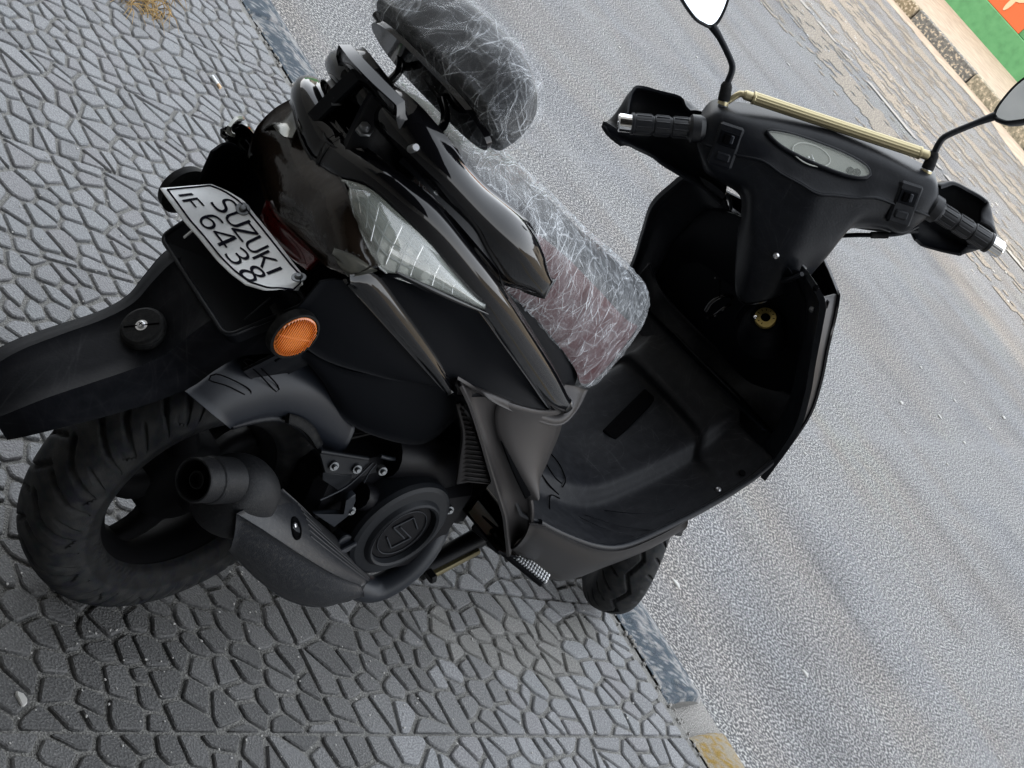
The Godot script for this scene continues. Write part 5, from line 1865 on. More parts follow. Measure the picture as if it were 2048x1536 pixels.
func make_fairing():
	# brown grey side skirt: front edge against the floor, rear edge, and a scooped panel
	var L := [[915, 760, 0.160], [932, 802, 0.166], [956, 872, 0.172], [976, 930, 0.178], [996, 985, 0.184], [1013, 1040, 0.190], [1022, 1097, 0.190]]
	var S1 := [[1000, 800, 0.164], [990, 832, 0.166], [998, 876, 0.172], [1022, 926, 0.182], [1040, 960, 0.190], [1058, 1000, 0.199], [1060, 1038, 0.207], [1052, 1080, 0.205]]
	var Rr := [[1126, 822, 0.144], [1122, 858, 0.146], [1104, 904, 0.154], [1084, 950, 0.168], [1072, 980, 0.186], [1068, 996, 0.197]]
	var a := mb()
	solid(a, rail(qs(L), qs(S1), 40, 10, [[0.0, -0.012], [0.12, 0.0], [0.5, 0.008], [0.9, 0.006], [1.0, 0.002]], -1.0), 0.004, 0.002, 1.0)
	both(a, "side_skirt", M.fairing, scooter)
	var b := mb()
	solid(b, rail(qs(S1.slice(0, 6)), qs(Rr), 40, 10, [[0.0, 0.0], [0.15, -0.010], [0.5, -0.014], [1.0, 0.0]], -1.0), 0.004, 0.0015, 1.0)
	both(b, "scooped_panel", M.fairing, scooter)
	# top strip under the side panel and up to the seat nose
	var c := mb()
	solid(c, rail(qs([[908, 784, 0.150], [980, 788, 0.158], [1052, 816, 0.158], [1112, 832, 0.150], [1128, 806, 0.138], [1124, 770, 0.12]]), qs([[915, 762, 0.161], [972, 794, 0.165], [1046, 826, 0.165], [1112, 846, 0.156], [1146, 820, 0.138], [1168, 780, 0.115]]), 34, 6, [[0, -0.004], [0.5, 0.003], [1.0, 0.0]], -1.0), 0.004, 0.0015, 1.0)
	both(c, "skirt_edge", M.fairing, scooter)
	# long slit
	var sl := mb()
	solid(sl, rail(qs([[1004, 882, 0.179], [1026, 940, 0.191], [1052, 998, 0.203]]), qs([[1005, 884, 0.179], [1036, 942, 0.190], [1062, 990, 0.202]]), 14, 4), 0.002, 0.0004, 1.0)
	part(sl, "slit", M.soot, scooter.get_node("scooped_panel"))
	# ribbed grille
	var gp := mb()
	var ga := qs([[919, 808, 0.158], [928, 860, 0.162], [922, 910, 0.160], [914, 964, 0.156]])
	var gb := qs([[921, 810, 0.162], [950, 872, 0.170], [966, 920, 0.174], [980, 968, 0.176]])
	solid(gp, rail(ga, gb, 20, 6, [[0, -0.004], [0.5, 0.002], [1.0, 0.0]], -1.0), 0.004, 0.001, 1.0)
	var gr := part(gp, "grille", M.fairing, scooter)
	var A := spl(ga, 34)
	var B := spl(gb, 34)
	for k in range(2, 34, 2):
		var rb := mb()
		tube(rb, [A[k].lerp(B[k], 0.04) + Vector3(0.001, 0, 0), A[k].lerp(B[k], 0.45) + Vector3(0.003, 0.001, 0.002), A[k].lerp(B[k], 0.97) + Vector3(0.0025, 0, 0)], 0.0019, 6)
		part(rb, "rib", M.fairing, gr)
	# lower skirt under the floor lip
	var up := [[1058, 1046, 0.206], [1084, 1050, 0.212], [1130, 1073, 0.216], [1190, 1096, 0.218], [1246, 1096, 0.218], [1310, 1070, 0.216], [1370, 1038, 0.214]]
	var lo := [[1020, 1096, 0.190], [1050, 1118, 0.192], [1088, 1142, 0.192], [1126, 1162, 0.190], [1200, 1132, 0.192], [1290, 1096, 0.194], [1350, 1060, 0.196]]
	var d := mb()
	solid(d, rail(qs(up), qs(lo), 36, 10, [[0, 0.0], [0.3, 0.006], [0.8, 0.004], [1.0, -0.006]], -1.0), 0.004, 0.002, 1.0)
	both(d, "lower_skirt", M.fairing, scooter)
	var bm := mb()
	solid(bm, rail([Vector3(-0.19, 0.25, -0.5), Vector3(-0.19, 0.2, -0.75), Vector3(-0.19, 0.24, -0.98)], [Vector3(0.19, 0.25, -0.5), Vector3(0.19, 0.2, -0.75), Vector3(0.19, 0.24, -0.98)], 8, 6), 0.003)
	part(bm, "belly_pan", M.plastic_soft, scooter)

func make_floor():
	var edge := qs([[1078, 1040, 0.206], [1130, 1066, 0.212], [1195, 1088, 0.214], [1250, 1086, 0.214], [1330, 1052, 0.214], [1420, 1006, 0.216], [1500, 956, 0.220], [1546, 918, 0.222]])
	var e := spl(edge, 30)
	# rear inner boundary of the mat
	var rows := []
	for i in 30:
		var p: Vector3 = e[i]
		var r := []
		var y := p.y
		for s in [1.0, 0.9, 0.62, 0.54, 0.46, 0.2, 0.0]:
			var hump: float = 0.0
			if s < 0.58: hump = 0.016
			if s < 0.5: hump = 0.034
			if s < 0.3: hump = 0.036
			hump *= smoothstep(0.02, 0.16, i / 29.0)
			r.append(Vector3(p.x * s, y + hump + 0.0, p.z - (1.0 - s) * 0.03 + (0.04 * (1.0 - s) if i > 24 else 0.0)))
		rows.append(r)
	# lead-in at the rear under the seat
	var first: Array = rows[0]
	var f2 := []
	for v in first: f2.append(Vector3(v.x * 0.94, v.y + 0.012, v.z + 0.05))
	var f3 := []
	for v in first: f3.append(Vector3(v.x * 0.72, v.y + 0.075, v.z + 0.085))
	var f4 := []
	for v in first: f4.append(Vector3(v.x * 0.58, v.y + 0.17, v.z + 0.05))
	rows.push_front(f2)
	rows.push_front(f3)
	rows.push_front(f4)
	var full := []
	for r in rows:
		var l := []
		for v in r: l.append(v)
		for k in range(r.size() - 2, -1, -1): l.append(mir(r[k]))
		full.append(splu(l, 61))
	full = spl_rows(full, 60)
	var st := mb()
	var up := 1.0 if grid_normals(full)[30][30].y > 0 else -1.0
	solid(st, full, 0.004, 0.0015, up)
	var fl := part(st, "floorboard", M.floor, scooter, "scuffed black floorboard")
	# lip round the outside
	for s in [1.0, -1.0]:
		var lp := mb()
		var pth := []
		for v in e: pth.append(Vector3(v.x * s + 0.003 * s, v.y - 0.002, v.z))
		tube(lp, pth, 0.0055, 10)
		part(lp, "floor_lip", M.plastic, fl)
	var y0 := 0.0
	var proj := func(px: float, py: float) -> Vector3:               # drop a pixel onto the mat
		var best := Vector3.ZERO
		var bd := 1e9
		for r in full:
			for v in r:
				var d: float = (to_px(lean_basis * v) - Vector2(px, py)).length()
				if d < bd:
					bd = d
					best = v
		return q(px, py, best.x)
	for e2 in [[[1100, 908], [1118, 930], [1130, 960], [1124, 976]], [[1082, 950], [1098, 972], [1116, 990]], [[1092, 930], [1108, 955], [1122, 968]], [[1118, 998], [1100, 992], [1098, 1020]]]:
		var g := mb()
		var pp := []
		for v in e2: pp.append(proj.call(v[0], v[1]) + Vector3(0, 0.0015, 0))
		tube(g, pp, 0.0012, 6, 10)
		part(g, "moulded_mark", M.soot, fl)
	for e3 in [[[1150, 1030], [1210, 1058], [1270, 1072]], [[1170, 1030], [1240, 1052], [1300, 1060]], [[1200, 1020], [1290, 1028], [1360, 1016]]]:
		var g := mb()
		var pp := []
		for v in e3: pp.append(proj.call(v[0], v[1]) + Vector3(0, 0.0005, 0))
		tube(g, pp, 0.0009, 6, 12)
		part(g, "moulded_line", M.fender, fl)
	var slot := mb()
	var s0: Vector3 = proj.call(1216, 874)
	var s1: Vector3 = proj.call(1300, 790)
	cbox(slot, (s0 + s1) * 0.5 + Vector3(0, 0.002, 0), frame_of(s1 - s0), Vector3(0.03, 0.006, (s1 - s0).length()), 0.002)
	part(slot, "battery_slot", M.soot, fl)  # raised block; the shade of the recess is put into its colour
	for v in [[1437, 979]]:
		var sc := mb()
		lathe(sc, [[0.0, 0.004], [0.003, 0.0038], [0.005, 0.002], [0.0055, -0.002]], proj.call(v[0], v[1]), Vector3(0.2, 0.9, 0.4).normalized(), 14)
		part(sc, "screw", M.steel, fl)
	var hole := mb()
	lathe(hole, [[0.0, 0.002], [0.006, 0.002], [0.0065, 0.0]], proj.call(1484, 946), Vector3(0.2, 0.8, 0.5).normalized(), 14)
	part(hole, "screw_hole", M.soot, fl)

func make_shield():
	# half outline of the shield's rim from the floor up to the neck
	var rim := [Vector3(0.222, 0.455, -1.075), q(1582, 862, 0.222), q(1606, 790, 0.216), q(1618, 720, 0.205), q(1632, 645, 0.182), q(1636, 605, 0.166), q(1612, 562, 0.125), q(1600, 545, 0.10)]
	var inn := [Vector3(0.185, 0.455, -1.105), Vector3(0.19, 0.53, -1.075), Vector3(0.185, 0.60, -1.045), Vector3(0.17, 0.67, -1.0), Vector3(0.145, 0.74, -0.965), Vector3(0.125, 0.77, -0.95), Vector3(0.09, 0.78, -0.945), Vector3(0.07, 0.785, -0.945)]
	var st := mb()
	solid(st, rail(rim, inn, 40, 8, [[0, 0.0], [0.2, 0.004], [0.6, 0.0], [1.0, -0.004]], -1.0), 0.01, 0.003, 1.0)
	var shs := both(st, "shield_rim", M.plastic, scooter)
	# back wall of the pocket
	var wl := []
	for v in inn: wl.append(v)
	var bw := mb()
	var wr := []
	for t in spl(inn, 24):
		var r := []
		for k in 15:
			var s := 1.0 - 2.0 * k / 14.0
			var bulge := 0.05 * (1.0 - s * s)
			r.append(Vector3(t.x * s, t.y + 0.03 * (1.0 - s * s) * smoothstep(0.6, 0.8, t.y), t.z - 0.07 * smoothstep(0.75, 0.58, t.y) * (1.0 - pow(s, 6.0)) + bulge * smoothstep(0.62, 0.8, t.y)))
		wr.append(r)
	solid(bw, wr, 0.004, 0.001, 1.0)
	var back := part(bw, "shield_back", M.plastic_soft, scooter, "black inner leg shield with the ignition lock")
	var ib := mb()
	solid(ib, rail([Vector3(-0.15, 0.785, -0.975), Vector3(-0.08, 0.795, -0.955), Vector3(0, 0.80, -0.95), Vector3(0.08, 0.795, -0.955), Vector3(0.15, 0.785, -0.975)], [Vector3(-0.2, 0.45, -1.17), Vector3(-0.1, 0.45, -1.18), Vector3(0, 0.45, -1.18), Vector3(0.1, 0.45, -1.18), Vector3(0.2, 0.45, -1.17)], 14, 10), 0.004)
	part(ib, "shield_core", M.plastic_soft, scooter)
	# front wall of the pocket, with its lip
	var lip := qs([[1298, 527, -0.185], [1310, 560, -0.168], [1332, 598, -0.14], [1400, 672, -0.05], [1444, 712, 0.0], [1500, 752, 0.065], [1560, 782, 0.14], [1590, 798, 0.182]])
	var bot := [Vector3(-0.195, 0.445, -1.13), Vector3(-0.15, 0.44, -1.10), Vector3(-0.08, 0.437, -1.07), q(1330, 792, -0.01), q(1390, 836, 0.05), q(1440, 872, 0.095), q(1490, 912, 0.15), q(1528, 942, 0.195)]
	var pk := mb()
	solid(pk, rail(lip, bot, 40, 14, [[0, 0.0], [0.12, 0.008], [0.5, 0.016], [0.85, 0.012], [1.0, 0.0]], -1.0), 0.004, 0.002, 1.0)
	var pocket := part(pk, "front_pocket", M.floor, scooter, "open black front pocket")
	var lt := mb()
	tube(lt, lip, 0.0042, 8, 40)
	part(lt, "pocket_lip", M.hugger, pocket)
	var pf := mb()
	solid(pf, rail([Vector3(-0.18, 0.53, -1.03), Vector3(0, 0.53, -1.03), Vector3(0.18, 0.53, -1.04)], [Vector3(-0.185, 0.52, -1.13), Vector3(0, 0.52, -1.15), Vector3(0.185, 0.52, -1.13)], 8, 4), 0.003)
	part(pf, "pocket_floor", M.plastic_soft, pocket)
	var bw2 := mb()
	tube(bw2, qs([[1470, 728, 0.02], [1482, 722, 0.02], [1490, 734, 0.025]]), 0.003, 6, 8)
	part(bw2, "blue_wrapper", M.blue, pocket)
	# outer cowl in front, seen as a pale edge along the right side
	var co := []
	for v in rim.slice(0, 6): co.append(v + Vector3(0.004, 0.0, -0.012))
	var ci := []
	for v in rim.slice(0, 6): ci.append(Vector3(v.x * 0.86, v.y + 0.01, v.z - 0.10))
	var cw := mb()
	solid(cw, rail(co, ci, 30, 8, [[0, 0.0], [0.4, 0.012], [1.0, 0.0]], 1.0), 0.004, 0.002, -1.0)
	both(cw, "front_cowl", M.fairing, scooter)
	var fc := mb()
	var cl := []
	for v in ci: cl.append(mir(v))
	solid(fc, rail(ci, cl, 24, 12, [[0, 0.0], [0.3, 0.06], [0.5, 0.075], [0.7, 0.06], [1.0, 0.0]], -1.0), 0.004, 0.002, 1.0)
	part(fc, "front_panel", M.gloss, scooter)
	# ignition lock with gold ring
	var kc := q(1531, 636, 0.088)
	var kn := Vector3(0.12, 0.55, 0.83).normalized()
	var kb := mb()
	lathe(kb, [[0.0, 0.0], [0.026, 0.0], [0.028, -0.002], [0.034, -0.01], [0.04, -0.03], [0.045, -0.07]], kc - kn * 0.004, kn, 36)
	var ign := part(kb, "ignition_lock", M.plastic_soft, back)
	var kr := mb()
	lathe(kr, [[0.0085, 0.0], [0.0085, 0.004], [0.0175, 0.004], [0.0185, 0.003], [0.0185, -0.004]], kc, kn, 40)
	part(kr, "gold_ring", M.gold_dull, ign, "gold coloured ring round the keyhole")
	var kh := mb()
	lathe(kh, [[0.0, -0.001], [0.0085, -0.001]], kc, kn, 24)
	var kf := frame_of(kn)
	for i in 9:
		var an := 0.6 + i * 0.55
		cbox(kh, kc + kf * Vector3(cos(an) * 0.0137, sin(an) * 0.0137, 0.0042), kf * Basis(Vector3(0, 0, 1), an), Vector3(0.0035, 0.0014, 0.0006), 0.0002)
	part(kh, "keyhole", M.soot, ign)
	for e in [[1525, 652, 0.0052], [1510, 636, 0.003]]:
		var kk := mb()
		lathe(kk, [[0.0, 0.004], [e[2] * 0.7, 0.0035], [e[2], 0.001], [e[2], -0.004]], q(e[0], e[1], 0.0905) + kn * 0.003, kn, 16)
		part(kk, "pin", M.chrome, ign)
	# bag hook
	var hk := mb()
	tube(hk, qs([[1412, 622, -0.01], [1424, 604, -0.01], [1446, 592, -0.005], [1462, 592, 0.0], [1464, 596, 0.0]]), 0.004, 8, 18)
	tube(hk, qs([[1414, 636, -0.01], [1430, 630, -0.008], [1446, 618, 0.0], [1460, 608, 0.0]]), 0.0036, 8, 16)
	tube(hk, qs([[1430, 556, -0.01], [1440, 562, -0.01], [1438, 584, -0.01], [1436, 594, -0.01]]), 0.002, 6, 12)
	part(hk, "bag_hook", M.gloss, back)
	# folds of the shield around the lock
	var fd := mb()
	tube(fd, qs([[1530, 562, 0.04], [1500, 600, 0.02], [1478, 625, 0.01], [1470, 640, 0.01]]), 0.0035, 6, 16)
	tube(fd, qs([[1520, 665, 0.05], [1550, 678, 0.09], [1585, 690, 0.13]]), 0.003, 6, 12)
	part(fd, "moulded_fold", M.plastic_soft, back)
	for e in [[1624, 618, 0.160], [1632, 575, 0.165]]:
		var sc := mb()
		lathe(sc, [[0.0, 0.003], [0.003, 0.003], [0.0045, 0.0015], [0.005, -0.004]], q(e[0], e[1], e[2]), Vector3(0.1, 0.5, 0.85).normalized(), 14)
		part(sc, "screw", M.dull_steel if e[1] > 600 else M.soot, shs[0])
	# bright crease of the shield below the neck
	var ck := mb()
	tube(ck, qs([[1508, 553, 0.02], [1540, 558, 0.05], [1575, 560, 0.09], [1604, 548, 0.115]]), [0.002, 0.004, 0.005, 0.004], 8, 16)
	part(ck, "neck_collar", M.plastic, back)

func make_handlebar():
	var top := [[-0.212, 0.062], [-0.19, 0.085], [-0.14, 0.094], [-0.085, 0.101], [0.0, 0.108], [0.085, 0.101], [0.14, 0.094], [0.19, 0.085], [0.208, 0.062]]
	var bot := [[-0.198, 0.0], [-0.178, -0.032], [-0.138, -0.040], [-0.084, -0.10], [-0.010, -0.245], [0.062, -0.10], [0.115, -0.040], [0.168, -0.032], [0.19, 0.0]]
	# columns from left to right: [[u, v, w], ...] from the top edge to the bottom
	var cols := [
		[[-0.212, 0.060, -0.02], [-0.215, 0.045, 0.012], [-0.213, 0.03, 0.022], [-0.21, 0.015, 0.022], [-0.205, 0.004, 0.014], [-0.20, 0.0, -0.02]],
		[[-0.196, 0.084, -0.03], [-0.192, 0.070, 0.022], [-0.19, 0.045, 0.036], [-0.186, 0.015, 0.038], [-0.178, -0.022, 0.026], [-0.174, -0.034, -0.02]],
		[[-0.15, 0.092, -0.04], [-0.148, 0.076, 0.026], [-0.146, 0.050, 0.044], [-0.144, 0.015, 0.046], [-0.142, -0.028, 0.034], [-0.14, -0.044, -0.02]],
		[[-0.10, 0.099, -0.045], [-0.10, 0.083, 0.022], [-0.10, 0.055, 0.044], [-0.10, 0.02, 0.056], [-0.104, -0.035, 0.046], [-0.10, -0.06, -0.01]],
		[[-0.062, 0.104, -0.05], [-0.062, 0.087, 0.016], [-0.062, 0.055, 0.042], [-0.064, 0.010, 0.062], [-0.078, -0.09, 0.050], [-0.084, -0.13, 0.0]],
		[[-0.03, 0.106, -0.05], [-0.03, 0.089, 0.014], [-0.03, 0.055, 0.040], [-0.03, 0.004, 0.068], [-0.048, -0.13, 0.060], [-0.056, -0.215, 0.03]],
		[[0.0, 0.107, -0.05], [0.0, 0.090, 0.014], [0.0, 0.055, 0.040], [0.0, -0.002, 0.072], [-0.008, -0.12, 0.068], [-0.012, -0.205, 0.05]],
		[[0.03, 0.106, -0.05], [0.03, 0.089, 0.014], [0.03, 0.055, 0.040], [0.03, 0.004, 0.068], [0.032, -0.10, 0.060], [0.036, -0.165, 0.03]],
		[[0.062, 0.104, -0.05], [0.062, 0.087, 0.016], [0.062, 0.055, 0.042], [0.064, 0.010, 0.062], [0.060, -0.09, 0.050], [0.062, -0.13, 0.0]],
		[[0.10, 0.099, -0.045], [0.10, 0.083, 0.022], [0.10, 0.055, 0.044], [0.10, 0.02, 0.056], [0.086, -0.035, 0.046], [0.082, -0.06, -0.01]],
		[[0.15, 0.092, -0.04], [0.148, 0.076, 0.026], [0.146, 0.050, 0.044], [0.144, 0.018, 0.046], [0.138, -0.022, 0.034], [0.136, -0.040, -0.02]],
		[[0.196, 0.084, -0.03], [0.192, 0.070, 0.022], [0.19, 0.045, 0.036], [0.186, 0.018, 0.038], [0.176, -0.022, 0.026], [0.174, -0.034, -0.02]],
		[[0.208, 0.060, -0.02], [0.211, 0.045, 0.012], [0.209, 0.03, 0.022], [0.206, 0.015, 0.022], [0.20, 0.004, 0.014], [0.198, 0.0, -0.02]]]
	var rows := []
	for c in cols:
		var r := []
		for e in c: r.append(hl(e[0], e[1], e[2]))
		r.insert(4, r[3].lerp(r[4], 0.10))
		r.insert(3, r[2].lerp(r[3], 0.84))
		rows.append(splu(r, 46))
	rows = spl_rows(rows, 72)
	var nrm := grid_normals(rows)
	var sg := 1.0 if (hb.inverse() * nrm[36][22]).z > 0 else -1.0
	var st := mb()
	solid(st, rows, 0.004, 0.002, sg)
	var hbar := part(st, "handlebar_cover", M.plastic, scooter, "black handlebar cover turned to the left")
	# front half of the cover
	var fr := []
	for c in cols:
		var r := []
		for k in 6:
			var t := k / 5.0
			var a = c[0]
			var b = c[5]
			r.append(hl(lerpf(a[0], b[0], t) * 0.97, lerpf(a[1], b[1], t), lerpf(a[2], b[2], t) - 0.085 * sin(t * PI) * (1.0 - 0.5 * absf(a[0]) / 0.2)))
		fr.append(splu(r, 14))
	fr = spl_rows(fr, 48)
	var fs := mb()
	solid(fs, fr, 0.003, 0.001, -sg)
	part(fs, "headlight_cowl", M.gloss, scooter)
	var surf_w := func(u: float, v: float) -> float:                   # depth of the cover under a point
		var best := 0.05
		var bd := 1e9
		for r in rows:
			for p in r:
				var l: Vector3 = hb.inverse() * (p - HC)
				var d := Vector2(l.x - u, l.y - v).length_squared()
				if d < bd and l.z > -0.01:
					bd = d
					best = l.z
		return best
	# instrument window
	var win := [[1534, 264], [1552, 261], [1590, 268], [1640, 285], [1690, 306], [1728, 330], [1737, 350], [1724, 359], [1690, 356], [1640, 338], [1590, 314], [1556, 292]]
	var ring := []
	for e in win: ring.append(hq(e[0], e[1], 0.043))
	ring = spl(ring, 48, true)
	var nrm2 := hb * Vector3(0, 0.42, 0.9).normalized()
	var flat := []
	var cen := Vector3.ZERO
	for v in ring: cen += v
	cen /= ring.size()
	for v in ring: flat.append(v - nrm2 * (v - cen).dot(nrm2) + nrm2 * 0.004)
	var fb := mb()
	tube(fb, flat + [flat[0]], 0.0035, 8)
	part(fb, "instrument_frame", M.plastic, hbar)
	var dial := mb()
	var dl := []
	for v in flat: dl.append(v - nrm2 * 0.001)
	cap(dial, dl, 1)
	var dp := part(dial, "instrument_panel", M.dial, hbar, "dusty pale instrument window")
	var rg := mb()
	var dc := cen + (hb * Vector3(-0.012, -0.006, 0.0))
	dc -= nrm2 * (dc - dl[0]).dot(nrm2)
	var nb := frame_of(nrm2)
	var rp := []
	var du := (hq(1700, 330, 0.043) - hq(1600, 290, 0.043)).normalized()
	var dv := nrm2.cross(du).normalized()
	for k in 41:
		var a := TAU * k / 40
		rp.append(dc + du * cos(a) * 0.033 + dv * sin(a) * 0.017 + nrm2 * 0.0012)
	tube(rg, rp, 0.0012, 6)
	part(rg, "dial_ring", M.dial_ring, dp)
	var nd := mb()
	tube(nd, [dc + nrm2 * 0.002, dc + du * 0.008 - dv * 0.009 + nrm2 * 0.002], 0.0008, 6)
	for e in [[1614, 318], [1622, 320]]: lathe(nd, [[0.0, 0.0025], [0.0016, 0.002], [0.002, 0.0]], hq(e[0], e[1], 0.043) - nrm2 * (hq(e[0], e[1], 0.043) - dl[0]).dot(nrm2), nrm2, 10)
	part(nd, "needle", M.alu, dp)
	for e in [[1697, 344], [1711, 347]]:
		var tl := mb()
		var o := hq(e[0], e[1], 0.043)
		o -= nrm2 * (o - dl[0]).dot(nrm2)
		lathe(tl, [[0.0, 0.001], [0.005, 0.001], [0.006, 0.002], [0.0065, 0.0]], o, nrm2, 20)
		part(tl, "warning_lamp", M.soot, dp)
	var gl := mb()
	var up := []
	for v in flat: up.append(v + nrm2 * 0.003)
	cap(gl, up, 1)
	part(gl, "window", M.clear, dp)
	# screw on the neck
	var sc := mb()
	lathe(sc, [[0.0, 0.004], [0.0025, 0.004], [0.005, 0.0025], [0.0055, -0.002]], hl(-0.027, -0.121, 0.070), hb * Vector3(0, -0.05, 1), 14)
	part(sc, "screw", M.steel, hbar)
	# switch pods
	for s in [-1.0, 1.0]:
		var u0: float = -0.163 if s < 0 else 0.15
		var pd := mb()
		var w0: float = surf_w.call(u0, 0.022)
		var pb := hb * Basis(Vector3(1, 0, 0), -0.05) * Basis(Vector3(0, 1, 0), 0.12 * s)
		cbox(pd, hl(u0, 0.022, w0 - 0.006), pb, Vector3(0.042, 0.072, 0.022), 0.004)
		var pod := part(pd, "switch_housing", M.plastic, hbar)
		var fq := mb()
		cbox(fq, hl(u0, 0.022 + 0.012, w0 + 0.0052), pb, Vector3(0.032, 0.024, 0.003), 0.001)
		part(fq, "switch_frame", M.plastic_soft, pod)
		var k1 := mb()
		cbox(k1, hl(u0 - 0.004, 0.034, w0 + 0.008), pb, Vector3(0.010, 0.016, 0.005), 0.0012)
		part(k1, "switch_key", M.soot, pod)
		var k2 := mb()
		cbox(k2, hl(u0 + 0.004, 0.035, w0 + 0.0085), pb, Vector3(0.006, 0.014, 0.006), 0.0012)
		part(k2, "switch_slider", M.hugger, pod)
		var k3 := mb()
		cbox(k3, hl(u0, 0.004, w0 + 0.0065), pb, Vector3(0.024, 0.015, 0.006), 0.003)
		part(k3, "push_button", M.plastic, pod)
	# grips, bar ends, levers, guards
	for s in [-1.0, 1.0]:
		var a := hl(-0.222, 0.030, 0.015) if s < 0 else hl(0.214, 0.026, 0.01)
		var b := hq(1262, 247, 0.02) if s < 0 else hq(1978, 486, 0.005)
		var e := hq(1236, 246, 0.02) if s < 0 else hq(2004, 497, 0.005)
		var d := (b - a).normalized()
		var L := (b - a).length()
		var g := mb()
		lathe(g, [[0.010, -0.02], [0.020, -0.02], [0.0235, -0.012], [0.0235, 0.002], [0.019, 0.006], [0.0165, 0.010], [0.0168, L * 0.33], [0.0155, L * 0.34], [0.0155, L * 0.36], [0.0168, L * 0.37], [0.0168, L * 0.62], [0.0155, L * 0.63], [0.0155, L * 0.65], [0.017, L * 0.66], [0.0172, L * 0.95], [0.0185, L * 0.96], [0.0185, L], [0.01, L]], a, d, 28)
		var grip := part(g, "grip", M.grip, scooter)
		var gb := frame_of(d)
		for k in 10:
			var rb := mb()
			var an := TAU * k / 10
			var off := gb.x * cos(an) * 0.0166 + gb.y * sin(an) * 0.0166
			for seg in [[0.08, 0.31], [0.39, 0.6], [0.68, 0.92]]:
				tube(rb, [a + d * L * seg[0] + off, a + d * L * seg[1] + off], 0.0016, 6)
			part(rb, "grip_rib", M.grip, grip)
		var be := mb()
		var BL := (e - b).length()
		lathe(be, [[0.009, -0.004], [0.0145, -0.003], [0.0155, 0.0], [0.0155, BL - 0.002], [0.014, BL], [0.005, BL], [0.0045, BL - 0.008], [0.0, BL - 0.008]], b, d, 32)
		part(be, "bar_end", M.chrome, grip)
		# lever in front of the grip
		var lv := mb()
		tube(lv, [a + hb * Vector3(0, -0.005, -0.05), a.lerp(b, 0.4) + hb * Vector3(0, -0.012, -0.06), b + hb * Vector3(0, -0.014, -0.05)], [0.008, 0.006, 0.005], 8, 12)
		part(lv, "lever", M.gloss, scooter)
		# wind guard
		var gu: Array
		var gd: Array
		if s < 0:
			gu = [hq(1400, 208, -0.03), hq(1372, 188, -0.045), hq(1318, 178, -0.055), hq(1276, 172, -0.055), hq(1250, 182, -0.045), hq(1222, 246, -0.02)]
			gd = [hq(1462, 388, -0.06), hq(1430, 366, -0.07), hq(1370, 338, -0.075), hq(1300, 306, -0.07), hq(1250, 284, -0.055), hq(1217, 268, -0.03)]
		else:
			gu = [hq(1862, 352, -0.03), hq(1892, 348, -0.045), hq(1930, 366, -0.055), hq(1968, 388, -0.055), hq(1992, 410, -0.045), hq(1996, 450, -0.02)]
			gd = [hq(1808, 462, -0.06), hq(1826, 476, -0.07), hq(1868, 490, -0.075), hq(1910, 502, -0.07), hq(1946, 512, -0.055), hq(1966, 506, -0.03)]
		var gs := mb()
		var gr := rail(gu, gd, 30, 12, [[0, 0.03], [0.12, 0.004], [0.5, -0.012], [0.88, 0.004], [1.0, 0.03]], 1.0 if s < 0 else -1.0)
		solid(gs, gr, 0.004, 0.002, 1.0)
		part(gs, "hand_guard", M.plastic, scooter)
	# gold cross bar
	var c0 := hq(1509, 196, 0.0)
	var c1 := hq(1838, 305, 0.0)
	var cd := (c1 - c0).normalized()
	var CL := (c1 - c0).length()
	var cb := mb()
	var rws := []
	for t in [0.0, 1.0]:
		var r := []
		for k in 72:
			var an := TAU * k / 72
			var fb2 := frame_of(cd)
			var rad := 0.0106 - (0.0005 if (k / 3) % 2 == 0 else 0.0)
			r.append(c0 + cd * CL * t + (fb2.x * cos(an) + fb2.y * sin(an)) * rad)
		rws.append(r)
	surf(cb, rws, false, true, -1)
	cap(cb, rws[0], -1)
	cap(cb, rws[1], -1, true)
	var bar := part(cb, "cross_bar", M.gold, scooter, "fluted gold coloured cross bar between the mirrors")
	for s in [0, 1]:
		var en := mb()
		var o: Vector3 = c0 if s == 0 else c1
		var od: Vector3 = -cd if s == 0 else cd
		var foot: Vector3 = hq(1446, 207, 0.0) if s == 0 else hq(1852, 345, 0.0)
		lathe(en, [[0.0100, -0.002], [0.0112, 0.0], [0.0112, 0.003], [0.0085, 0.004], [0.0085, 0.016], [0.006, 0.02], [0.0, 0.02]], o, od, 24)
		var elbow: Vector3 = o + od * 0.02
		tube(en, [elbow, elbow.lerp(foot, 0.25) + hb * Vector3(0, 0.004, 0), elbow.lerp(foot, 0.7), foot], [0.006, 0.0055, 0.005, 0.006], 8, 8)
		lathe(en, [[0.0, 0.004], [0.009, 0.004], [0.0095, 0.002], [0.0095, -0.002]], foot, hb * Vector3(0, 1, 0), 16)
		part(en, "clamp", M.gold, bar)
	# mirrors
	for s in [-1, 1]:
		var foot: Vector3 = hq(1447, 205, 0.0) if s < 0 else hq(1853, 342, 0.0)
		var path: Array
		if s < 0: path = [foot, hq(1453, 172, 0.0), hq(1464, 142, 0.0), hq(1462, 122, 0.0), hq(1440, 76, 0.0), hq(1424, 52, 0.0)]
		else: path = [foot, hq(1866, 312, 0.0), hq(1880, 284, 0.0), hq(1896, 270, 0.0), hq(1950, 247, 0.0), hq(1990, 232, 0.0)]
		var stl := mb()
		tube(stl, path, [0.0062, 0.0058, 0.0055, 0.0055, 0.0055, 0.0075], 12, 30)
		var mr := part(stl, "mirror_stalk", M.plastic, scooter)
		var bt := mb()
		var bd2: Vector3 = (path[1] - path[0]).normalized()
		lathe(bt, [[0.0, 0.034], [0.0068, 0.034], [0.0095, 0.028], [0.0105, 0.008], [0.0105, 0.003], [0.0, 0.003]], foot, bd2, 20)
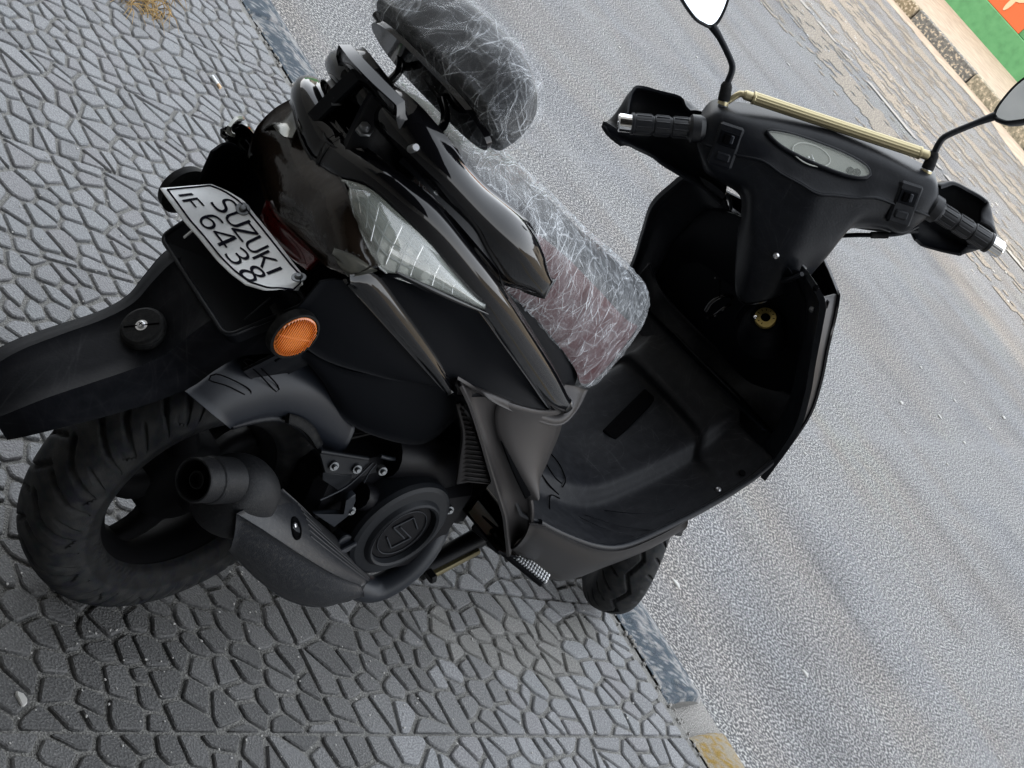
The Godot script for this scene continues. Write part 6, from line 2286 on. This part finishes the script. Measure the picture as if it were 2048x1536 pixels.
		part(bt, "rubber_boot", M.rubber, mr)
		var nut := mb()
		lathe(nut, [[0.0, 0.0], [0.0085, 0.0], [0.0085, -0.012], [0.0, -0.012]], foot + bd2 * 0.004, bd2, 6)
		part(nut, "nut", M.steel if s > 0 else M.dull_steel, mr)
		# head: tear shaped, glass towards the rider
		var tipp: Vector3 = path[5]
		var hx: Vector3
		var hy: Vector3
		if s < 0:
			hx = hb * Vector3(-0.62, 0.78, 0.0)
			hy = hb * Vector3(0.78, 0.62, 0.0)
		else:
			hx = hb * Vector3(0.86, 0.5, 0.0)
			hy = hb * Vector3(-0.5, 0.86, 0.0)
		var hz: Vector3 = (Vector3(1.36, 0.45, 0.9) if s < 0 else Vector3(-0.34, 0.4, 1.5)).normalized()
		hx = (hx - hz * hx.dot(hz)).normalized()
		hy = (hy - hz * hy.dot(hz)).normalized()
		var outl := []
		for e in [[-0.004, 0.0], [0.008, 0.022], [0.04, 0.046], [0.09, 0.052], [0.125, 0.03], [0.13, -0.01], [0.115, -0.04], [0.07, -0.042], [0.025, -0.028], [0.006, -0.014]]: outl.append(tipp + hx * e[0] + hy * e[1])
		outl = spl(outl, 40, true)
		var hd := mb()
		var cc := Vector3.ZERO
		for v in outl: cc += v
		cc /= 40.0
		var rr := []
		for e in [[0.9, 0.002], [0.97, 0.006], [1.0, 0.004], [1.0, -0.004], [0.9, -0.018], [0.65, -0.03], [0.3, -0.036], [0.02, -0.037]]:
			var r := []
			for v in outl: r.append(cc + (v - cc) * e[0] + hz * e[1])
			rr.append(r)
		surf(hd, rr, false, true, 0)
		var head := part(hd, "mirror_shell", M.plastic, mr)
		var gm := mb()
		var gr2 := []
		for v in outl: gr2.append(cc + (v - cc) * 0.91 + hz * 0.003)
		cap(gm, gr2, 1)
		part(gm, "mirror_glass", M.mirror, head)
	# cables under the bar
	var cab := mb()
	tube(cab, hqs([[1835, 452, -0.01], [1805, 466, 0.0], [1760, 470, 0.0], [1715, 470, -0.01], [1665, 472, -0.03]]), 0.004, 8, 20)
	tube(cab, hqs([[1835, 462, -0.03], [1790, 462, -0.02], [1740, 456, -0.02], [1700, 450, -0.03]]), 0.0045, 8, 16)
	tube(cab, hqs([[1452, 388, 0.0], [1460, 400, 0.0], [1462, 420, 0.0]]), 0.003, 8, 8)
	part(cab, "brake_cable", M.plastic, scooter)
	var cs := mb()
	tube(cs, hqs([[1742, 470, 0.001], [1776, 470, 0.001]]), 0.0062, 10)
	part(cs, "cable_sleeve", M.rubber, scooter.get_node("brake_cable"))

func _ready():
	make_materials()
	make_view()
	make_road()
	make_pavement()
	make_kerb()
	make_far_side()
	make_near_building()
	make_tuft()
	make_litter()
	scooter = Node3D.new()
	scooter.name = "scooter"
	add_child(scooter)
	scooter.basis = lean_basis
	tag(scooter, "black scooter leaning on its stand with film wrapped seat and white plate", "scooter")
	make_rear_wheel()
	make_front_wheel()
	make_hugger()
	make_exhaust()
	make_engine()
	make_rear_fender()
	make_tail()
	make_rails()
	make_seat()
	make_fairing()
	make_floor()
	make_shield()
	make_handlebar()
	make_plate()
